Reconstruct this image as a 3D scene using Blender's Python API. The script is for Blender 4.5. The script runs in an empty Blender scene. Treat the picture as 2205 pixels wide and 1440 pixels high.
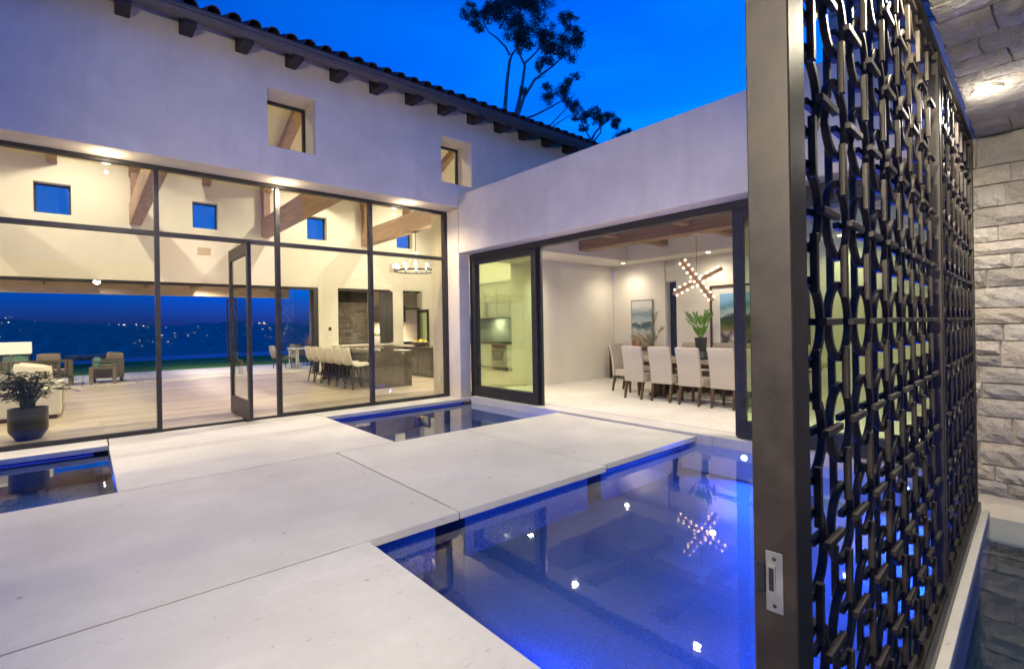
import bpy, bmesh, math, random
from mathutils import Vector, Matrix
R = math.radians
random.seed(7)
sc = bpy.context.scene
C = sc.collection

# ------------------------------------------------------------------ camera
cam = bpy.data.cameras.new('camera'); camo = bpy.data.objects.new('camera', cam); C.objects.link(camo)
sc.camera = camo
cam.sensor_width = 36.0; cam.lens = 17.41; cam.shift_y = -18.62 / 2205
cam.clip_start = 0.02; cam.clip_end = 20000
YAW, ROLL = 0.710, -0.0166
fw = Vector((math.sin(YAW), math.cos(YAW), 0)); rt = Vector((math.cos(YAW), -math.sin(YAW), 0)); up = Vector((0, 0, 1))
r2 = rt * math.cos(ROLL) + up * math.sin(ROLL); u2 = -rt * math.sin(ROLL) + up * math.cos(ROLL)
camo.matrix_world = Matrix(((r2.x, u2.x, -fw.x, 0), (r2.y, u2.y, -fw.y, 0), (r2.z, u2.z, -fw.z, 1.5), (0, 0, 0, 1)))

# ------------------------------------------------------------------ world (dusk sky)
w = bpy.data.worlds.new('World'); sc.world = w; w.use_nodes = True
wn = w.node_tree; bg = wn.nodes['Background']
sky = wn.nodes.new('ShaderNodeTexSky'); sky.sky_type = 'NISHITA'; sky.sun_disc = False
sky.sun_elevation = R(2.5); sky.sun_rotation = R(80); sky.altitude = 100
sky.air_density = 1.0; sky.dust_density = 0.2; sky.ozone_density = 9.0
# dusk: the air near the horizon all round is dimmer than the dome above
tcw = wn.nodes.new('ShaderNodeTexCoord'); sxw = wn.nodes.new('ShaderNodeSeparateXYZ'); rpw = wn.nodes.new('ShaderNodeValToRGB'); mxw = wn.nodes.new('ShaderNodeMix')
mxw.data_type = 'RGBA'; mxw.blend_type = 'MULTIPLY'; mxw.inputs[0].default_value = 1.0
rpw.color_ramp.elements[0].position = 0.0; rpw.color_ramp.elements[0].color = (0.05, 0.11, 0.85, 1)
rpw.color_ramp.elements[1].position = 0.32; rpw.color_ramp.elements[1].color = (1.0, 1.0, 1.0, 1)
wn.links.new(tcw.outputs['Generated'], sxw.inputs[0]); wn.links.new(sxw.outputs[2], rpw.inputs[0])
wn.links.new(sky.outputs[0], mxw.inputs[6]); wn.links.new(rpw.outputs[0], mxw.inputs[7]); cin = wn.nodes.new('ShaderNodeTexNoise'); cin.inputs['Scale'].default_value = 2.2; cin.inputs['Detail'].default_value = 6; cin.inputs['Distortion'].default_value = 0.6
cmp_ = wn.nodes.new('ShaderNodeMapping'); cmp_.inputs['Scale'].default_value = (1, 1, 4.5); cir = wn.nodes.new('ShaderNodeValToRGB'); cmx = wn.nodes.new('ShaderNodeMix'); cmx.data_type = 'RGBA'; cmx.blend_type = 'MULTIPLY'; cmx.inputs[0].default_value = 1.0
cir.color_ramp.elements[0].position = 0.42; cir.color_ramp.elements[0].color = (0.9, 0.9, 0.94, 1); cir.color_ramp.elements[1].position = 0.75; cir.color_ramp.elements[1].color = (1.6, 1.35, 1.1, 1)
wn.links.new(tcw.outputs['Generated'], cmp_.inputs[0]); wn.links.new(cmp_.outputs[0], cin.inputs['Vector']); wn.links.new(cin.outputs[0], cir.inputs[0])
wn.links.new(mxw.outputs[2], cmx.inputs[6]); wn.links.new(cir.outputs[0], cmx.inputs[7]); wn.links.new(cmx.outputs[2], bg.inputs[0]); bg.inputs[1].default_value = 0.088

# ------------------------------------------------------------------ view and render settings
sc.view_settings.view_transform = 'Standard'; sc.view_settings.look = 'None'
sc.view_settings.exposure = 3.5; sc.view_settings.gamma = 1.0
cy = sc.cycles
cy.use_denoising = True; cy.max_bounces = 7; cy.diffuse_bounces = 3; cy.glossy_bounces = 4
cy.transmission_bounces = 6; cy.transparent_max_bounces = 32
cy.caustics_reflective = False; cy.caustics_refractive = False; cy.sample_clamp_indirect = 1.2
cy.use_light_tree = True

# ================================================================== materials
class NT:
    def __init__(s, name):
        s.m = bpy.data.materials.new(name); s.m.use_nodes = True; s.t = s.m.node_tree
        s.b = s.t.nodes['Principled BSDF']; s.out = s.t.nodes['Material Output']; s._c = None
    def n(s, typ, **kw):
        nd = s.t.nodes.new(typ)
        for k, v in kw.items():
            if k in nd.inputs.keys(): nd.inputs[k].default_value = v
            else: setattr(nd, k, v)
        return nd
    def l(s, a, b): s.t.links.new(a, b)
    def co(s, kind='Object'):
        if s._c is None: s._c = s.n('ShaderNodeTexCoord')
        return s._c.outputs[kind]
    def geo(s): return s.n('ShaderNodeNewGeometry').outputs['Position']
    def mp(s, src, scale=(1, 1, 1), loc=(0, 0, 0), rot=(0, 0, 0)):
        m = s.n('ShaderNodeMapping'); m.inputs['Scale'].default_value = scale
        m.inputs['Location'].default_value = loc; m.inputs['Rotation'].default_value = rot
        s.l(src, m.inputs[0]); return m.outputs[0]
    def noise(s, vec, scale, detail=4, rough=0.55, dist=0):
        n = s.n('ShaderNodeTexNoise'); n.inputs['Scale'].default_value = scale; n.inputs['Detail'].default_value = detail
        n.inputs['Roughness'].default_value = rough; n.inputs['Distortion'].default_value = dist
        s.l(vec, n.inputs['Vector']); return n.outputs['Fac']
    def ramp(s, fac, stops):
        r = s.n('ShaderNodeValToRGB'); e = r.color_ramp.elements
        while len(e) < len(stops): e.new(0.5)
        for el, (p, c) in zip(e, stops):
            el.position = p; el.color = (c, c, c, 1) if isinstance(c, (int, float)) else (*c, 1)
        s.l(fac, r.inputs[0]); return r.outputs[0]
    def mix(s, fac, a, b, mode='MIX'):
        m = s.n('ShaderNodeMix'); m.data_type = 'RGBA'; m.blend_type = mode
        for i, v in ((0, fac), (6, a), (7, b)):
            if isinstance(v, bpy.types.NodeSocket): s.l(v, m.inputs[i])
            else: m.inputs[i].default_value = v if i == 0 else (*v, 1)
        return m.outputs[2]
    def bump(s, h, strength=0.2, dist=0.01):
        b = s.n('ShaderNodeBump'); b.inputs['Strength'].default_value = strength; b.inputs['Distance'].default_value = dist
        s.l(h, b.inputs['Height']); s.l(b.outputs[0], s.b.inputs['Normal'])
    def col(s, c):
        if isinstance(c, bpy.types.NodeSocket): s.l(c, s.b.inputs['Base Color'])
        else: s.b.inputs['Base Color'].default_value = (*c, 1)
    def rnd(s): return s.n('ShaderNodeObjectInfo').outputs['Random']
    def set(s, rough=0.5, metal=0.0, spec=0.5):
        s.b.inputs['Roughness'].default_value = rough; s.b.inputs['Metallic'].default_value = metal
        s.b.inputs['Specular IOR Level'].default_value = spec; return s

def mul(c, k): return tuple(min(1, x * k) for x in c)

def m_plain(name, c, rough=0.5, metal=0.0, spec=0.5, var=0.12, scale=6.0, bump=0.0, bscale=60.0):
    t = NT(name); t.set(rough, metal, spec); g = t.co()
    f = t.noise(g, scale, 5)
    t.col(t.mix(f, mul(c, 1 - var), mul(c, 1 + var)))
    if bump: t.bump(t.noise(g, bscale, 4), bump, 0.004)
    return t.m

def m_plaster(name, c, var=0.15, bump=0.2):
    t = NT(name); t.set(0.85, 0, 0.2); g = t.geo()
    a = t.noise(g, 0.8, 7, 0.62, 0.6); b = t.noise(t.mp(g, (1, 1, 0.4)), 5.0, 5, 0.6)
    cc = t.mix(t.ramp(a, [(0.3, 0.0), (0.72, 1.0)]), mul(c, 1 - var), mul(c, 1 + var * 0.6))
    cc = t.mix(t.ramp(b, [(0.45, 0.0), (0.75, 0.22)]), cc, mul(c, 1 - 1.8 * var))
    dr_ = t.noise(t.mp(g, (2.5, 2.5, 0.22)), 1.6, 5, 0.6); cc = t.mix(t.ramp(dr_, [(0.52, 0.0), (0.74, min(0.5, 2.2 * var))]), cc, (c[0] * 0.8, c[1] * 0.77, c[2] * 0.73))
    hb = t.n('ShaderNodeMath', operation='ADD'); t.l(t.noise(g, 55, 6, 0.65), hb.inputs[0]); t.l(t.noise(g, 7, 5, 0.6, 0.8), hb.inputs[1])
    t.col(cc); t.bump(hb.outputs[0], bump, 0.008); return t.m

def m_wood(name, c, axis=1, rough=0.6, dark=0.55, scale=1.0, bump=0.25):
    t = NT(name); t.set(rough, 0, 0.3)
    info = t.n('ShaderNodeObjectInfo'); g = t.co()
    off = t.n('ShaderNodeVectorMath', operation='MULTIPLY_ADD'); off.inputs[1].default_value = (1, 1, 1)
    cmb = t.n('ShaderNodeCombineXYZ')
    mm = t.n('ShaderNodeMath', operation='MULTIPLY'); mm.inputs[1].default_value = 37.0; t.l(info.outputs['Random'], mm.inputs[0])
    for i in range(3): t.l(mm.outputs[0], cmb.inputs[i])
    t.l(g, off.inputs[0]); t.l(cmb.outputs[0], off.inputs[2])
    s = [9.0 * scale] * 3; s[axis] = 0.7 * scale
    v = t.mp(off.outputs[0], tuple(s))
    f = t.noise(v, 1.6, 8, 0.65, 1.6)
    f2 = t.noise(t.mp(off.outputs[0], tuple(x * 4 for x in s)), 2.0, 4, 0.6)
    cc = t.mix(t.ramp(f, [(0.32, 0.0), (0.68, 1.0)]), mul(c, dark), mul(c, 1.12))
    cc = t.mix(t.ramp(f2, [(0.5, 0.0), (0.8, 0.35)]), cc, mul(c, dark * 0.8))
    tint = t.ramp(info.outputs['Random'], [(0.0, 0.86), (1.0, 1.1)])
    t.col(t.mix(1.0, cc, tint, 'MULTIPLY')); t.bump(f, bump, 0.004); return t.m

def m_metal(name, c, rough=0.4, metal=0.8, var=0.25, bump=0.05):
    t = NT(name); g = t.co(); t.set(rough, metal)
    f = t.noise(g, 9, 6, 0.65); f2 = t.noise(g, 90, 3)
    t.col(t.mix(t.ramp(f, [(0.3, 0.0), (0.7, 1.0)]), mul(c, 1 - var), mul(c, 1 + var)))
    rr = t.n('ShaderNodeMapRange'); rr.inputs['To Min'].default_value = rough - 0.12; rr.inputs['To Max'].default_value = rough + 0.18
    t.l(f, rr.inputs[0]); t.l(rr.outputs[0], t.b.inputs['Roughness'])
    if bump: t.bump(f2, bump, 0.003)
    return t.m

def m_emit(name, c, strength):
    t = NT(name); t.col((0.8, 0.8, 0.8)); t.b.inputs['Emission Color'].default_value = (*c, 1)
    t.b.inputs['Emission Strength'].default_value = strength; return t.m

def m_pane(name, tint, boost=1.0, bump=0.0):
    # flat architectural glass: clear tinted body plus mirror reflection by the Fresnel law
    m = bpy.data.materials.new(name); m.use_nodes = True; t = m.node_tree; t.nodes.clear()
    out = t.nodes.new('ShaderNodeOutputMaterial'); mx = t.nodes.new('ShaderNodeMixShader')
    tr = t.nodes.new('ShaderNodeBsdfTransparent'); tr.inputs[0].default_value = (*tint, 1)
    gl = t.nodes.new('ShaderNodeBsdfGlossy'); gl.inputs['Roughness'].default_value = 0.0
    fr = t.nodes.new('ShaderNodeFresnel'); ge = t.nodes.new('ShaderNodeNewGeometry'); mr = t.nodes.new('ShaderNodeMapRange')
    mr.inputs['To Min'].default_value = 1.5; mr.inputs['To Max'].default_value = 1 / 1.5   # same reflectance from both sides of the thin sheet
    t.links.new(ge.outputs['Backfacing'], mr.inputs[0]); t.links.new(mr.outputs[0], fr.inputs[0])
    ml = t.nodes.new('ShaderNodeMath'); ml.operation = 'MULTIPLY'; ml.inputs[1].default_value = boost; ml.use_clamp = True
    t.links.new(fr.outputs[0], ml.inputs[0]); t.links.new(ml.outputs[0], mx.inputs[0])
    t.links.new(tr.outputs[0], mx.inputs[1]); t.links.new(gl.outputs[0], mx.inputs[2]); t.links.new(mx.outputs[0], out.inputs[0])
    return m

def m_water(name, tint, scale, strength, boost=1.0):
    m = bpy.data.materials.new(name); m.use_nodes = True; t = m.node_tree; t.nodes.clear()
    N = t.nodes.new; L = t.links.new
    out = N('ShaderNodeOutputMaterial'); mx = N('ShaderNodeMixShader')
    tr = N('ShaderNodeBsdfTransparent'); tr.inputs[0].default_value = (*tint, 1)
    gl = N('ShaderNodeBsdfGlossy'); gl.inputs['Roughness'].default_value = 0.02
    g = N('ShaderNodeNewGeometry'); no = N('ShaderNodeTexNoise'); no.inputs['Scale'].default_value = scale
    no.inputs['Detail'].default_value = 3; L(g.outputs['Position'], no.inputs['Vector'])
    b = N('ShaderNodeBump'); b.inputs['Strength'].default_value = strength; b.inputs['Distance'].default_value = 0.01
    L(no.outputs[0], b.inputs['Height']); L(b.outputs[0], gl.inputs['Normal'])
    fr = N('ShaderNodeFresnel'); mr = N('ShaderNodeMapRange'); mr.inputs['To Min'].default_value = 1.333; mr.inputs['To Max'].default_value = 1 / 1.333
    L(g.outputs['Backfacing'], mr.inputs[0]); L(mr.outputs[0], fr.inputs[0]); L(b.outputs[0], fr.inputs['Normal'])
    ml = N('ShaderNodeMath'); ml.operation = 'MULTIPLY'; ml.inputs[1].default_value = boost; ml.use_clamp = True
    L(fr.outputs[0], ml.inputs[0]); L(ml.outputs[0], mx.inputs[0]); L(tr.outputs[0], mx.inputs[1]); L(gl.outputs[0], mx.inputs[2])
    L(mx.outputs[0], out.inputs[0]); return m

def m_limestone(name, c):
    t = NT(name); g = t.geo(); t.set(0.55, 0, 0.35)
    info = t.rnd()
    a = t.noise(g, 1.1, 7, 0.6, 0.4); b = t.noise(g, 14, 5, 0.7)
    cc = t.mix(t.ramp(a, [(0.3, 0.0), (0.7, 1.0)]), mul(c, 0.82), mul(c, 1.06))
    st_ = t.noise(t.mp(g, (0.35, 2.2, 1)), 1.3, 6, 0.6, 0.8); cc = t.mix(t.ramp(st_, [(0.5, 0.0), (0.72, 0.45)]), cc, (c[0] * 0.82, c[1] * 0.8, c[2] * 0.78))
    cc = t.mix(t.ramp(b, [(0.42, 0.0), (0.72, 0.5)]), cc, mul(c, 0.84))
    # fossil flecks and shell curls
    v = t.n('ShaderNodeTexVoronoi', feature='F1'); v.inputs['Scale'].default_value = 4.6
    wv = t.n('ShaderNodeVectorMath', operation='ADD'); nz = t.n('ShaderNodeTexNoise'); nz.inputs['Scale'].default_value = 9; nz.inputs['Detail'].default_value = 4
    t.l(g, nz.inputs['Vector']); sc_ = t.n('ShaderNodeVectorMath', operation='SCALE'); sc_.inputs['Scale'].default_value = 0.22
    t.l(nz.outputs['Color'], sc_.inputs[0]); t.l(g, wv.inputs[0]); t.l(sc_.outputs[0], wv.inputs[1]); t.l(wv.outputs[0], v.inputs['Vector'])
    ring = t.ramp(v.outputs['Distance'], [(0.05, 0.0), (0.08, 1.0), (0.11, 1.0), (0.14, 0.0)])
    gate = t.ramp(t.noise(g, 3.3, 2), [(0.53, 0.0), (0.58, 1.0)])
    fl = t.n('ShaderNodeMath', operation='MULTIPLY'); t.l(ring, fl.inputs[0]); t.l(gate, fl.inputs[1])
    fl2 = t.n('ShaderNodeMath', operation='MULTIPLY'); t.l(fl.outputs[0], fl2.inputs[0])
    t.l(t.ramp(t.noise(g, 38, 3), [(0.42, 0.0), (0.52, 0.95)]), fl2.inputs[1])
    cc = t.mix(fl2.outputs[0], cc, (c[0] * 0.42, c[1] * 0.34, c[2] * 0.27))
    sp = t.ramp(t.noise(t.mp(g, (1, 2.2, 1), rot=(0, 0, 0.5)), 16, 4, 0.6), [(0.65, 0.0), (0.69, 0.6)])
    cc = t.mix(sp, cc, (c[0] * 0.55, c[1] * 0.47, c[2] * 0.4))
    cc = t.mix(1.0, cc, t.ramp(info, [(0, 0.965), (1, 1.03)]), 'MULTIPLY')
    t.col(cc); t.bump(t.noise(g, 120, 4), 0.05, 0.002); return t.m

def m_stone(name, c):
    t = NT(name); g = t.geo(); t.set(0.9, 0, 0.2); r = t.rnd()
    a = t.noise(g, 6, 8, 0.65, 0.5); b = t.noise(g, 28, 6, 0.7)
    cc = t.mix(t.ramp(a, [(0.3, 0.0), (0.7, 1.0)]), mul(c, 0.78), mul(c, 1.12))
    cc = t.mix(t.ramp(b, [(0.5, 0.0), (0.8, 0.4)]), cc, mul(c, 0.62))
    cc = t.mix(1.0, cc, t.ramp(r, [(0, (0.66, 0.63, 0.6)), (0.3, (0.92, 0.9, 0.88)), (0.6, (1.05, 0.97, 0.86)), (1, (1.16, 1.13, 1.08))]), 'MULTIPLY')
    t.col(cc)
    h = t.n('ShaderNodeMath', operation='ADD'); t.l(a, h.inputs[0]); t.l(b, h.inputs[1]); t.bump(h.outputs[0], 1.0, 0.032); return t.m

def m_speckle(name, c1, c2, scale=140, rough=0.4):
    t = NT(name); g = t.geo(); t.set(rough, 0, 0.4)
    v = t.n('ShaderNodeTexVoronoi', feature='F1'); v.inputs['Scale'].default_value = scale; t.l(g, v.inputs['Vector'])
    f = t.n('ShaderNodeSeparateColor'); t.l(v.outputs['Color'], f.inputs[0])
    t.col(t.mix(t.ramp(f.outputs[0], [(0.2, 0.0), (0.6, 0.35), (0.95, 1.0)]), c1, c2))
    t.bump(v.outputs['Distance'], 0.5, 0.006); return t.m

def m_fabric(name, c, scale=260, var=0.12):
    t = NT(name); g = t.co(); t.set(0.95, 0, 0.15)
    a = t.noise(t.mp(g, (1, 1, 0.12)), scale, 2); b = t.noise(t.mp(g, (0.12, 0.12, 1)), scale, 2); n2 = t.noise(g, 4, 3)
    m = t.n('ShaderNodeMath', operation='ADD'); t.l(a, m.inputs[0]); t.l(b, m.inputs[1])
    cc = t.mix(t.ramp(m.outputs[0], [(0.35, 0.0), (0.65, 1.0)]), mul(c, 1 - var), mul(c, 1 + var * 0.6))
    cc = t.mix(t.ramp(n2, [(0.35, 0.0), (0.8, 0.25)]), cc, mul(c, 0.86))
    t.col(cc); t.bump(m.outputs[0], 0.15, 0.002); return t.m

def m_leaf(name, c, trans=0.2):
    t = NT(name); t.set(0.55, 0, 0.3); g = t.co()
    t.col(t.mix(t.noise(g, 2.0, 4), mul(c, 0.55), mul(c, 1.5))); return t.m

M = {}
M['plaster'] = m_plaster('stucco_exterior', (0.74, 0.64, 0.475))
M['inwall'] = m_plaster('plaster_interior', (0.77, 0.725, 0.635), 0.035, 0.03)
M['dinwall'] = m_plaster('plaster_dining', (0.77, 0.72, 0.62), 0.035, 0.03)
M['lime'] = m_limestone('limestone_paving', (0.575, 0.55, 0.50))
M['joint'] = m_plain('joint_grout', (0.2, 0.16, 0.125), 0.9)
M['plank'] = m_wood('pale_oak_plank', (0.54, 0.45, 0.355), 0, 0.42, 0.74, 0.8, 0.03)
M['tile'] = m_limestone('limestone_floor_tile', (0.66, 0.62, 0.55))
M['bronze'] = m_metal('dark_bronze_frame', (0.05, 0.046, 0.042), 0.42, 0.55, 0.2, 0.02)
M['gate'] = m_metal('blackened_steel', (0.03, 0.0225, 0.0165), 0.46, 0.35, 0.35, 0.1)
M['plate'] = m_metal('dull_strike_steel', (0.33, 0.31, 0.28), 0.5, 0.9, 0.15, 0.0)
M['steel'] = m_metal('brushed_steel', (0.6, 0.58, 0.54), 0.3, 1.0, 0.1, 0.0)
M['blackm'] = m_plain('black_metal', (0.02, 0.02, 0.022), 0.4, 0.3)
M['beam'] = m_wood('timber_beam', (0.44, 0.29, 0.18), 1, 0.7, 0.6, 0.7)
M['beamx'] = m_wood('timber_beam_cross', (0.44, 0.29, 0.18), 0, 0.7, 0.6, 0.7)
M['tail'] = m_wood('dark_stained_timber', (0.045, 0.034, 0.028), 1, 0.7, 0.6)
M['gutter'] = m_metal('bronze_gutter', (0.11, 0.092, 0.075), 0.5, 0.4, 0.15, 0.0)
M['clay'] = m_plain('dark_clay_tile', (0.045, 0.04, 0.04), 0.75, 0, 0.3, 0.35, 5, 0.4, 40)
M['stone'] = m_stone('split_limestone', (0.5, 0.46, 0.41))
M['stone_lit'] = m_stone('brightened_ceiling_stone', (0.74, 0.70, 0.64))  # lighter copy of the wall stone; missing ceiling light put into its colour
M['mortar'] = m_plain('mortar', (0.3, 0.27, 0.23), 0.95, 0, 0.1, 0.2, 20)
M['water'] = m_water('courtyard_water', (0.62, 0.74, 0.9), 5.0, 0.06, 1.9)
M['water_out'] = m_water('outer_channel_water', (0.55, 0.66, 0.62), 4.0, 0.012, 1.0)
M['pool'] = m_speckle('pebble_pool_finish', (0.035, 0.065, 0.12), (0.11, 0.19, 0.32), 240)
M['pool_dark'] = m_speckle('dark_pebble_finish', (0.04, 0.05, 0.05), (0.16, 0.19, 0.18), 120)
M['pane'] = m_pane('facade_glass', (0.955, 0.97, 0.90), 1.0)
M['pane_g'] = m_pane('sliding_door_glass', (0.905, 0.955, 0.83), 1.0)
M['pane_w'] = m_pane('window_glass', (0.93, 0.95, 0.86), 1.0)
M['lens'] = m_emit('warm_lamp_lens', (1.0, 0.93, 0.82), 6.0)
M['bulb'] = m_emit('warm_bulb', (1.0, 0.66, 0.36), 0.55)
M['blue'] = m_emit('blue_led', (0.02, 0.04, 1.0), 0.05)
M['bluelens'] = m_emit('blue_pool_lens', (0.25, 0.5, 1.0), 2.0)
M['shade'] = m_emit('lit_linen_shade', (1.0, 0.82, 0.58), 0.05)
M['flame'] = m_emit('flame', (1.0, 0.36, 0.07), 0.22)
M['town'] = m_emit('town_lights', (1.0, 0.86, 0.66), 0.5)
M['linen'] = m_fabric('oatmeal_linen', (0.42, 0.365, 0.295))
M['cream'] = m_fabric('cream_leather', (0.70, 0.64, 0.53), 60, 0.05)
M['white'] = m_plain('white_paint', (0.78, 0.76, 0.7), 0.5, 0, 0.4, 0.03)
M['cab'] = m_plain('cabinet_paint', (0.62, 0.6, 0.52), 0.45, 0, 0.4, 0.03)
M['darkwood'] = m_wood('espresso_wood', (0.10, 0.06, 0.035), 2, 0.45, 0.6)
M['greywood'] = m_wood('grey_oak', (0.30, 0.25, 0.20), 1, 0.55, 0.6)
M['teak'] = m_wood('weathered_teak', (0.24, 0.2, 0.15), 0, 0.7, 0.6)
M['granite'] = m_plain('dark_polished_stone', (0.13, 0.105, 0.082), 0.12, 0, 0.5, 0.5, 7)
M['charcoal'] = m_plain('charcoal_ceramic', (0.035, 0.036, 0.038), 0.35, 0, 0.5, 0.2, 8)
M['grass'] = m_plain('lawn', (0.09, 0.22, 0.03), 0.9, 0, 0.1, 0.4, 30, 0.6, 200)
M['poolblue'] = m_water('infinity_pool_water', (0.25, 0.4, 0.9), 1.5, 0.03, 1.0)
M['hill'] = m_plain('dark_hillside', (0.26, 0.27, 0.23), 0.95, 0, 0.05, 0.8, 0.04)
M['bark'] = m_plain('pale_eucalyptus_bark', (0.3, 0.25, 0.21), 0.8, 0, 0.2, 0.35, 3)
M['leaf'] = m_leaf('eucalyptus_leaf', (0.06, 0.085, 0.05))
M['green'] = m_leaf('fern_green', (0.14, 0.30, 0.045))
M['palmg'] = m_leaf('palm_green', (0.10, 0.17, 0.07))
M['darkleaf'] = m_leaf('dark_fine_leaf', (0.055, 0.062, 0.04))
M['lemon'] = m_plain('lemon_skin', (0.75, 0.52, 0.05), 0.45)
M['ceramic'] = m_plain('white_ceramic', (0.75, 0.73, 0.68), 0.25)
M['wicker'] = m_fabric('grey_wicker', (0.2, 0.185, 0.165), 120, 0.35)
M['throw'] = m_fabric('grey_throw', (0.35, 0.33, 0.29), 90, 0.25)
M['teal'] = m_plain('teal_glass', (0.2, 0.45, 0.38), 0.2)
M['copper'] = m_metal('aged_copper', (0.5, 0.27, 0.12), 0.35, 0.9, 0.2, 0.0)
M['darkpanel'] = m_plain('smoked_panel', (0.13, 0.14, 0.14), 0.25)
M['ceil'] = m_plaster('ceiling_plaster', (0.78, 0.73, 0.63), 0.03, 0.02)
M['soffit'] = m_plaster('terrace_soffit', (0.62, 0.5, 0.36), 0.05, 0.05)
M['clearglass'] = m_pane('clear_lamp_glass', (0.9, 0.92, 0.88), 1.6)

def m_seascape():
    t = NT('seascape_canvas'); g = t.co('Generated'); t.set(0.7)
    sx = t.n('ShaderNodeSeparateXYZ'); t.l(g, sx.inputs[0])
    nz = t.noise(t.mp(g, (1, 1.6, 6)), 1.6, 6, 0.6, 0.5)
    ad = t.n('ShaderNodeMath', operation='MULTIPLY_ADD'); ad.inputs[1].default_value = 0.28; t.l(nz, ad.inputs[0]); t.l(sx.outputs[2], ad.inputs[2])
    t.col(t.ramp(ad.outputs[0], [(0.12, (0.36, 0.24, 0.15)), (0.34, (0.52, 0.42, 0.32)), (0.48, (0.5, 0.52, 0.5)), (0.55, (0.12, 0.2, 0.24)),
        (0.62, (0.06, 0.1, 0.12)), (0.68, (0.5, 0.55, 0.55)), (0.85, (0.2, 0.28, 0.32)), (1.0, (0.6, 0.6, 0.56))])); return t.m
def m_landscape():
    t = NT('river_landscape_print'); g = t.co('Generated'); t.set(0.4)
    sx = t.n('ShaderNodeSeparateXYZ'); t.l(g, sx.inputs[0])
    nz = t.noise(t.mp(g, (1, 3, 2)), 2.2, 6, 0.6, 0.3)
    ad = t.n('ShaderNodeMath', operation='MULTIPLY_ADD'); ad.inputs[1].default_value = 0.22; t.l(nz, ad.inputs[0]); t.l(sx.outputs[2], ad.inputs[2])
    base = t.ramp(ad.outputs[0], [(0.1, (0.45, 0.4, 0.36)), (0.42, (0.5, 0.47, 0.44)), (0.52, (0.2, 0.16, 0.06)), (0.62, (0.05, 0.1, 0.03)),
        (0.74, (0.04, 0.07, 0.07)), (0.8, (0.5, 0.6, 0.62)), (0.9, (0.12, 0.3, 0.35)), (1.0, (0.25, 0.5, 0.7))])
    v = t.n('ShaderNodeTexVoronoi', feature='F1'); v.inputs['Scale'].default_value = 6; t.l(t.mp(g, (1, 1.6, 1.3)), v.inputs['Vector'])
    rocks = t.ramp(v.outputs['Distance'], [(0.2, (0.62, 0.55, 0.5)), (0.5, (0.32, 0.27, 0.25)), (0.7, (0.08, 0.08, 0.08))])
    low = t.ramp(ad.outputs[0], [(0.46, 1.0), (0.52, 0.0)])
    t.col(t.mix(low, base, rocks)); return t.m
def m_backsplash():
    t = NT('diamond_backsplash'); g = t.co(); t.set(0.25)
    sx = t.n('ShaderNodeSeparateXYZ'); t.l(g, sx.inputs[0])
    def tri(src, k):
        m = t.n('ShaderNodeMath', operation='PINGPONG'); m.inputs[1].default_value = k; t.l(src, m.inputs[0]); return m.outputs[0]
    a = t.n('ShaderNodeMath', operation='MULTIPLY_ADD'); a.inputs[1].default_value = 1.5; t.l(tri(sx.outputs[1], 0.13), a.inputs[0]); t.l(tri(sx.outputs[2], 0.19), a.inputs[2])
    f = t.n('ShaderNodeMath', operation='FRACT'); mm = t.n('ShaderNodeMath', operation='MULTIPLY'); mm.inputs[1].default_value = 13; t.l(a.outputs[0], mm.inputs[0]); t.l(mm.outputs[0], f.inputs[0])
    t.col(t.ramp(f.outputs[0], [(0.42, (0.72, 0.72, 0.66)), (0.5, (0.16, 0.15, 0.12)), (0.92, (0.16, 0.15, 0.12)), (1.0, (0.72, 0.72, 0.66))])); return t.m
M['sea'] = m_seascape(); M['land'] = m_landscape(); M['splash'] = m_backsplash()

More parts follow.
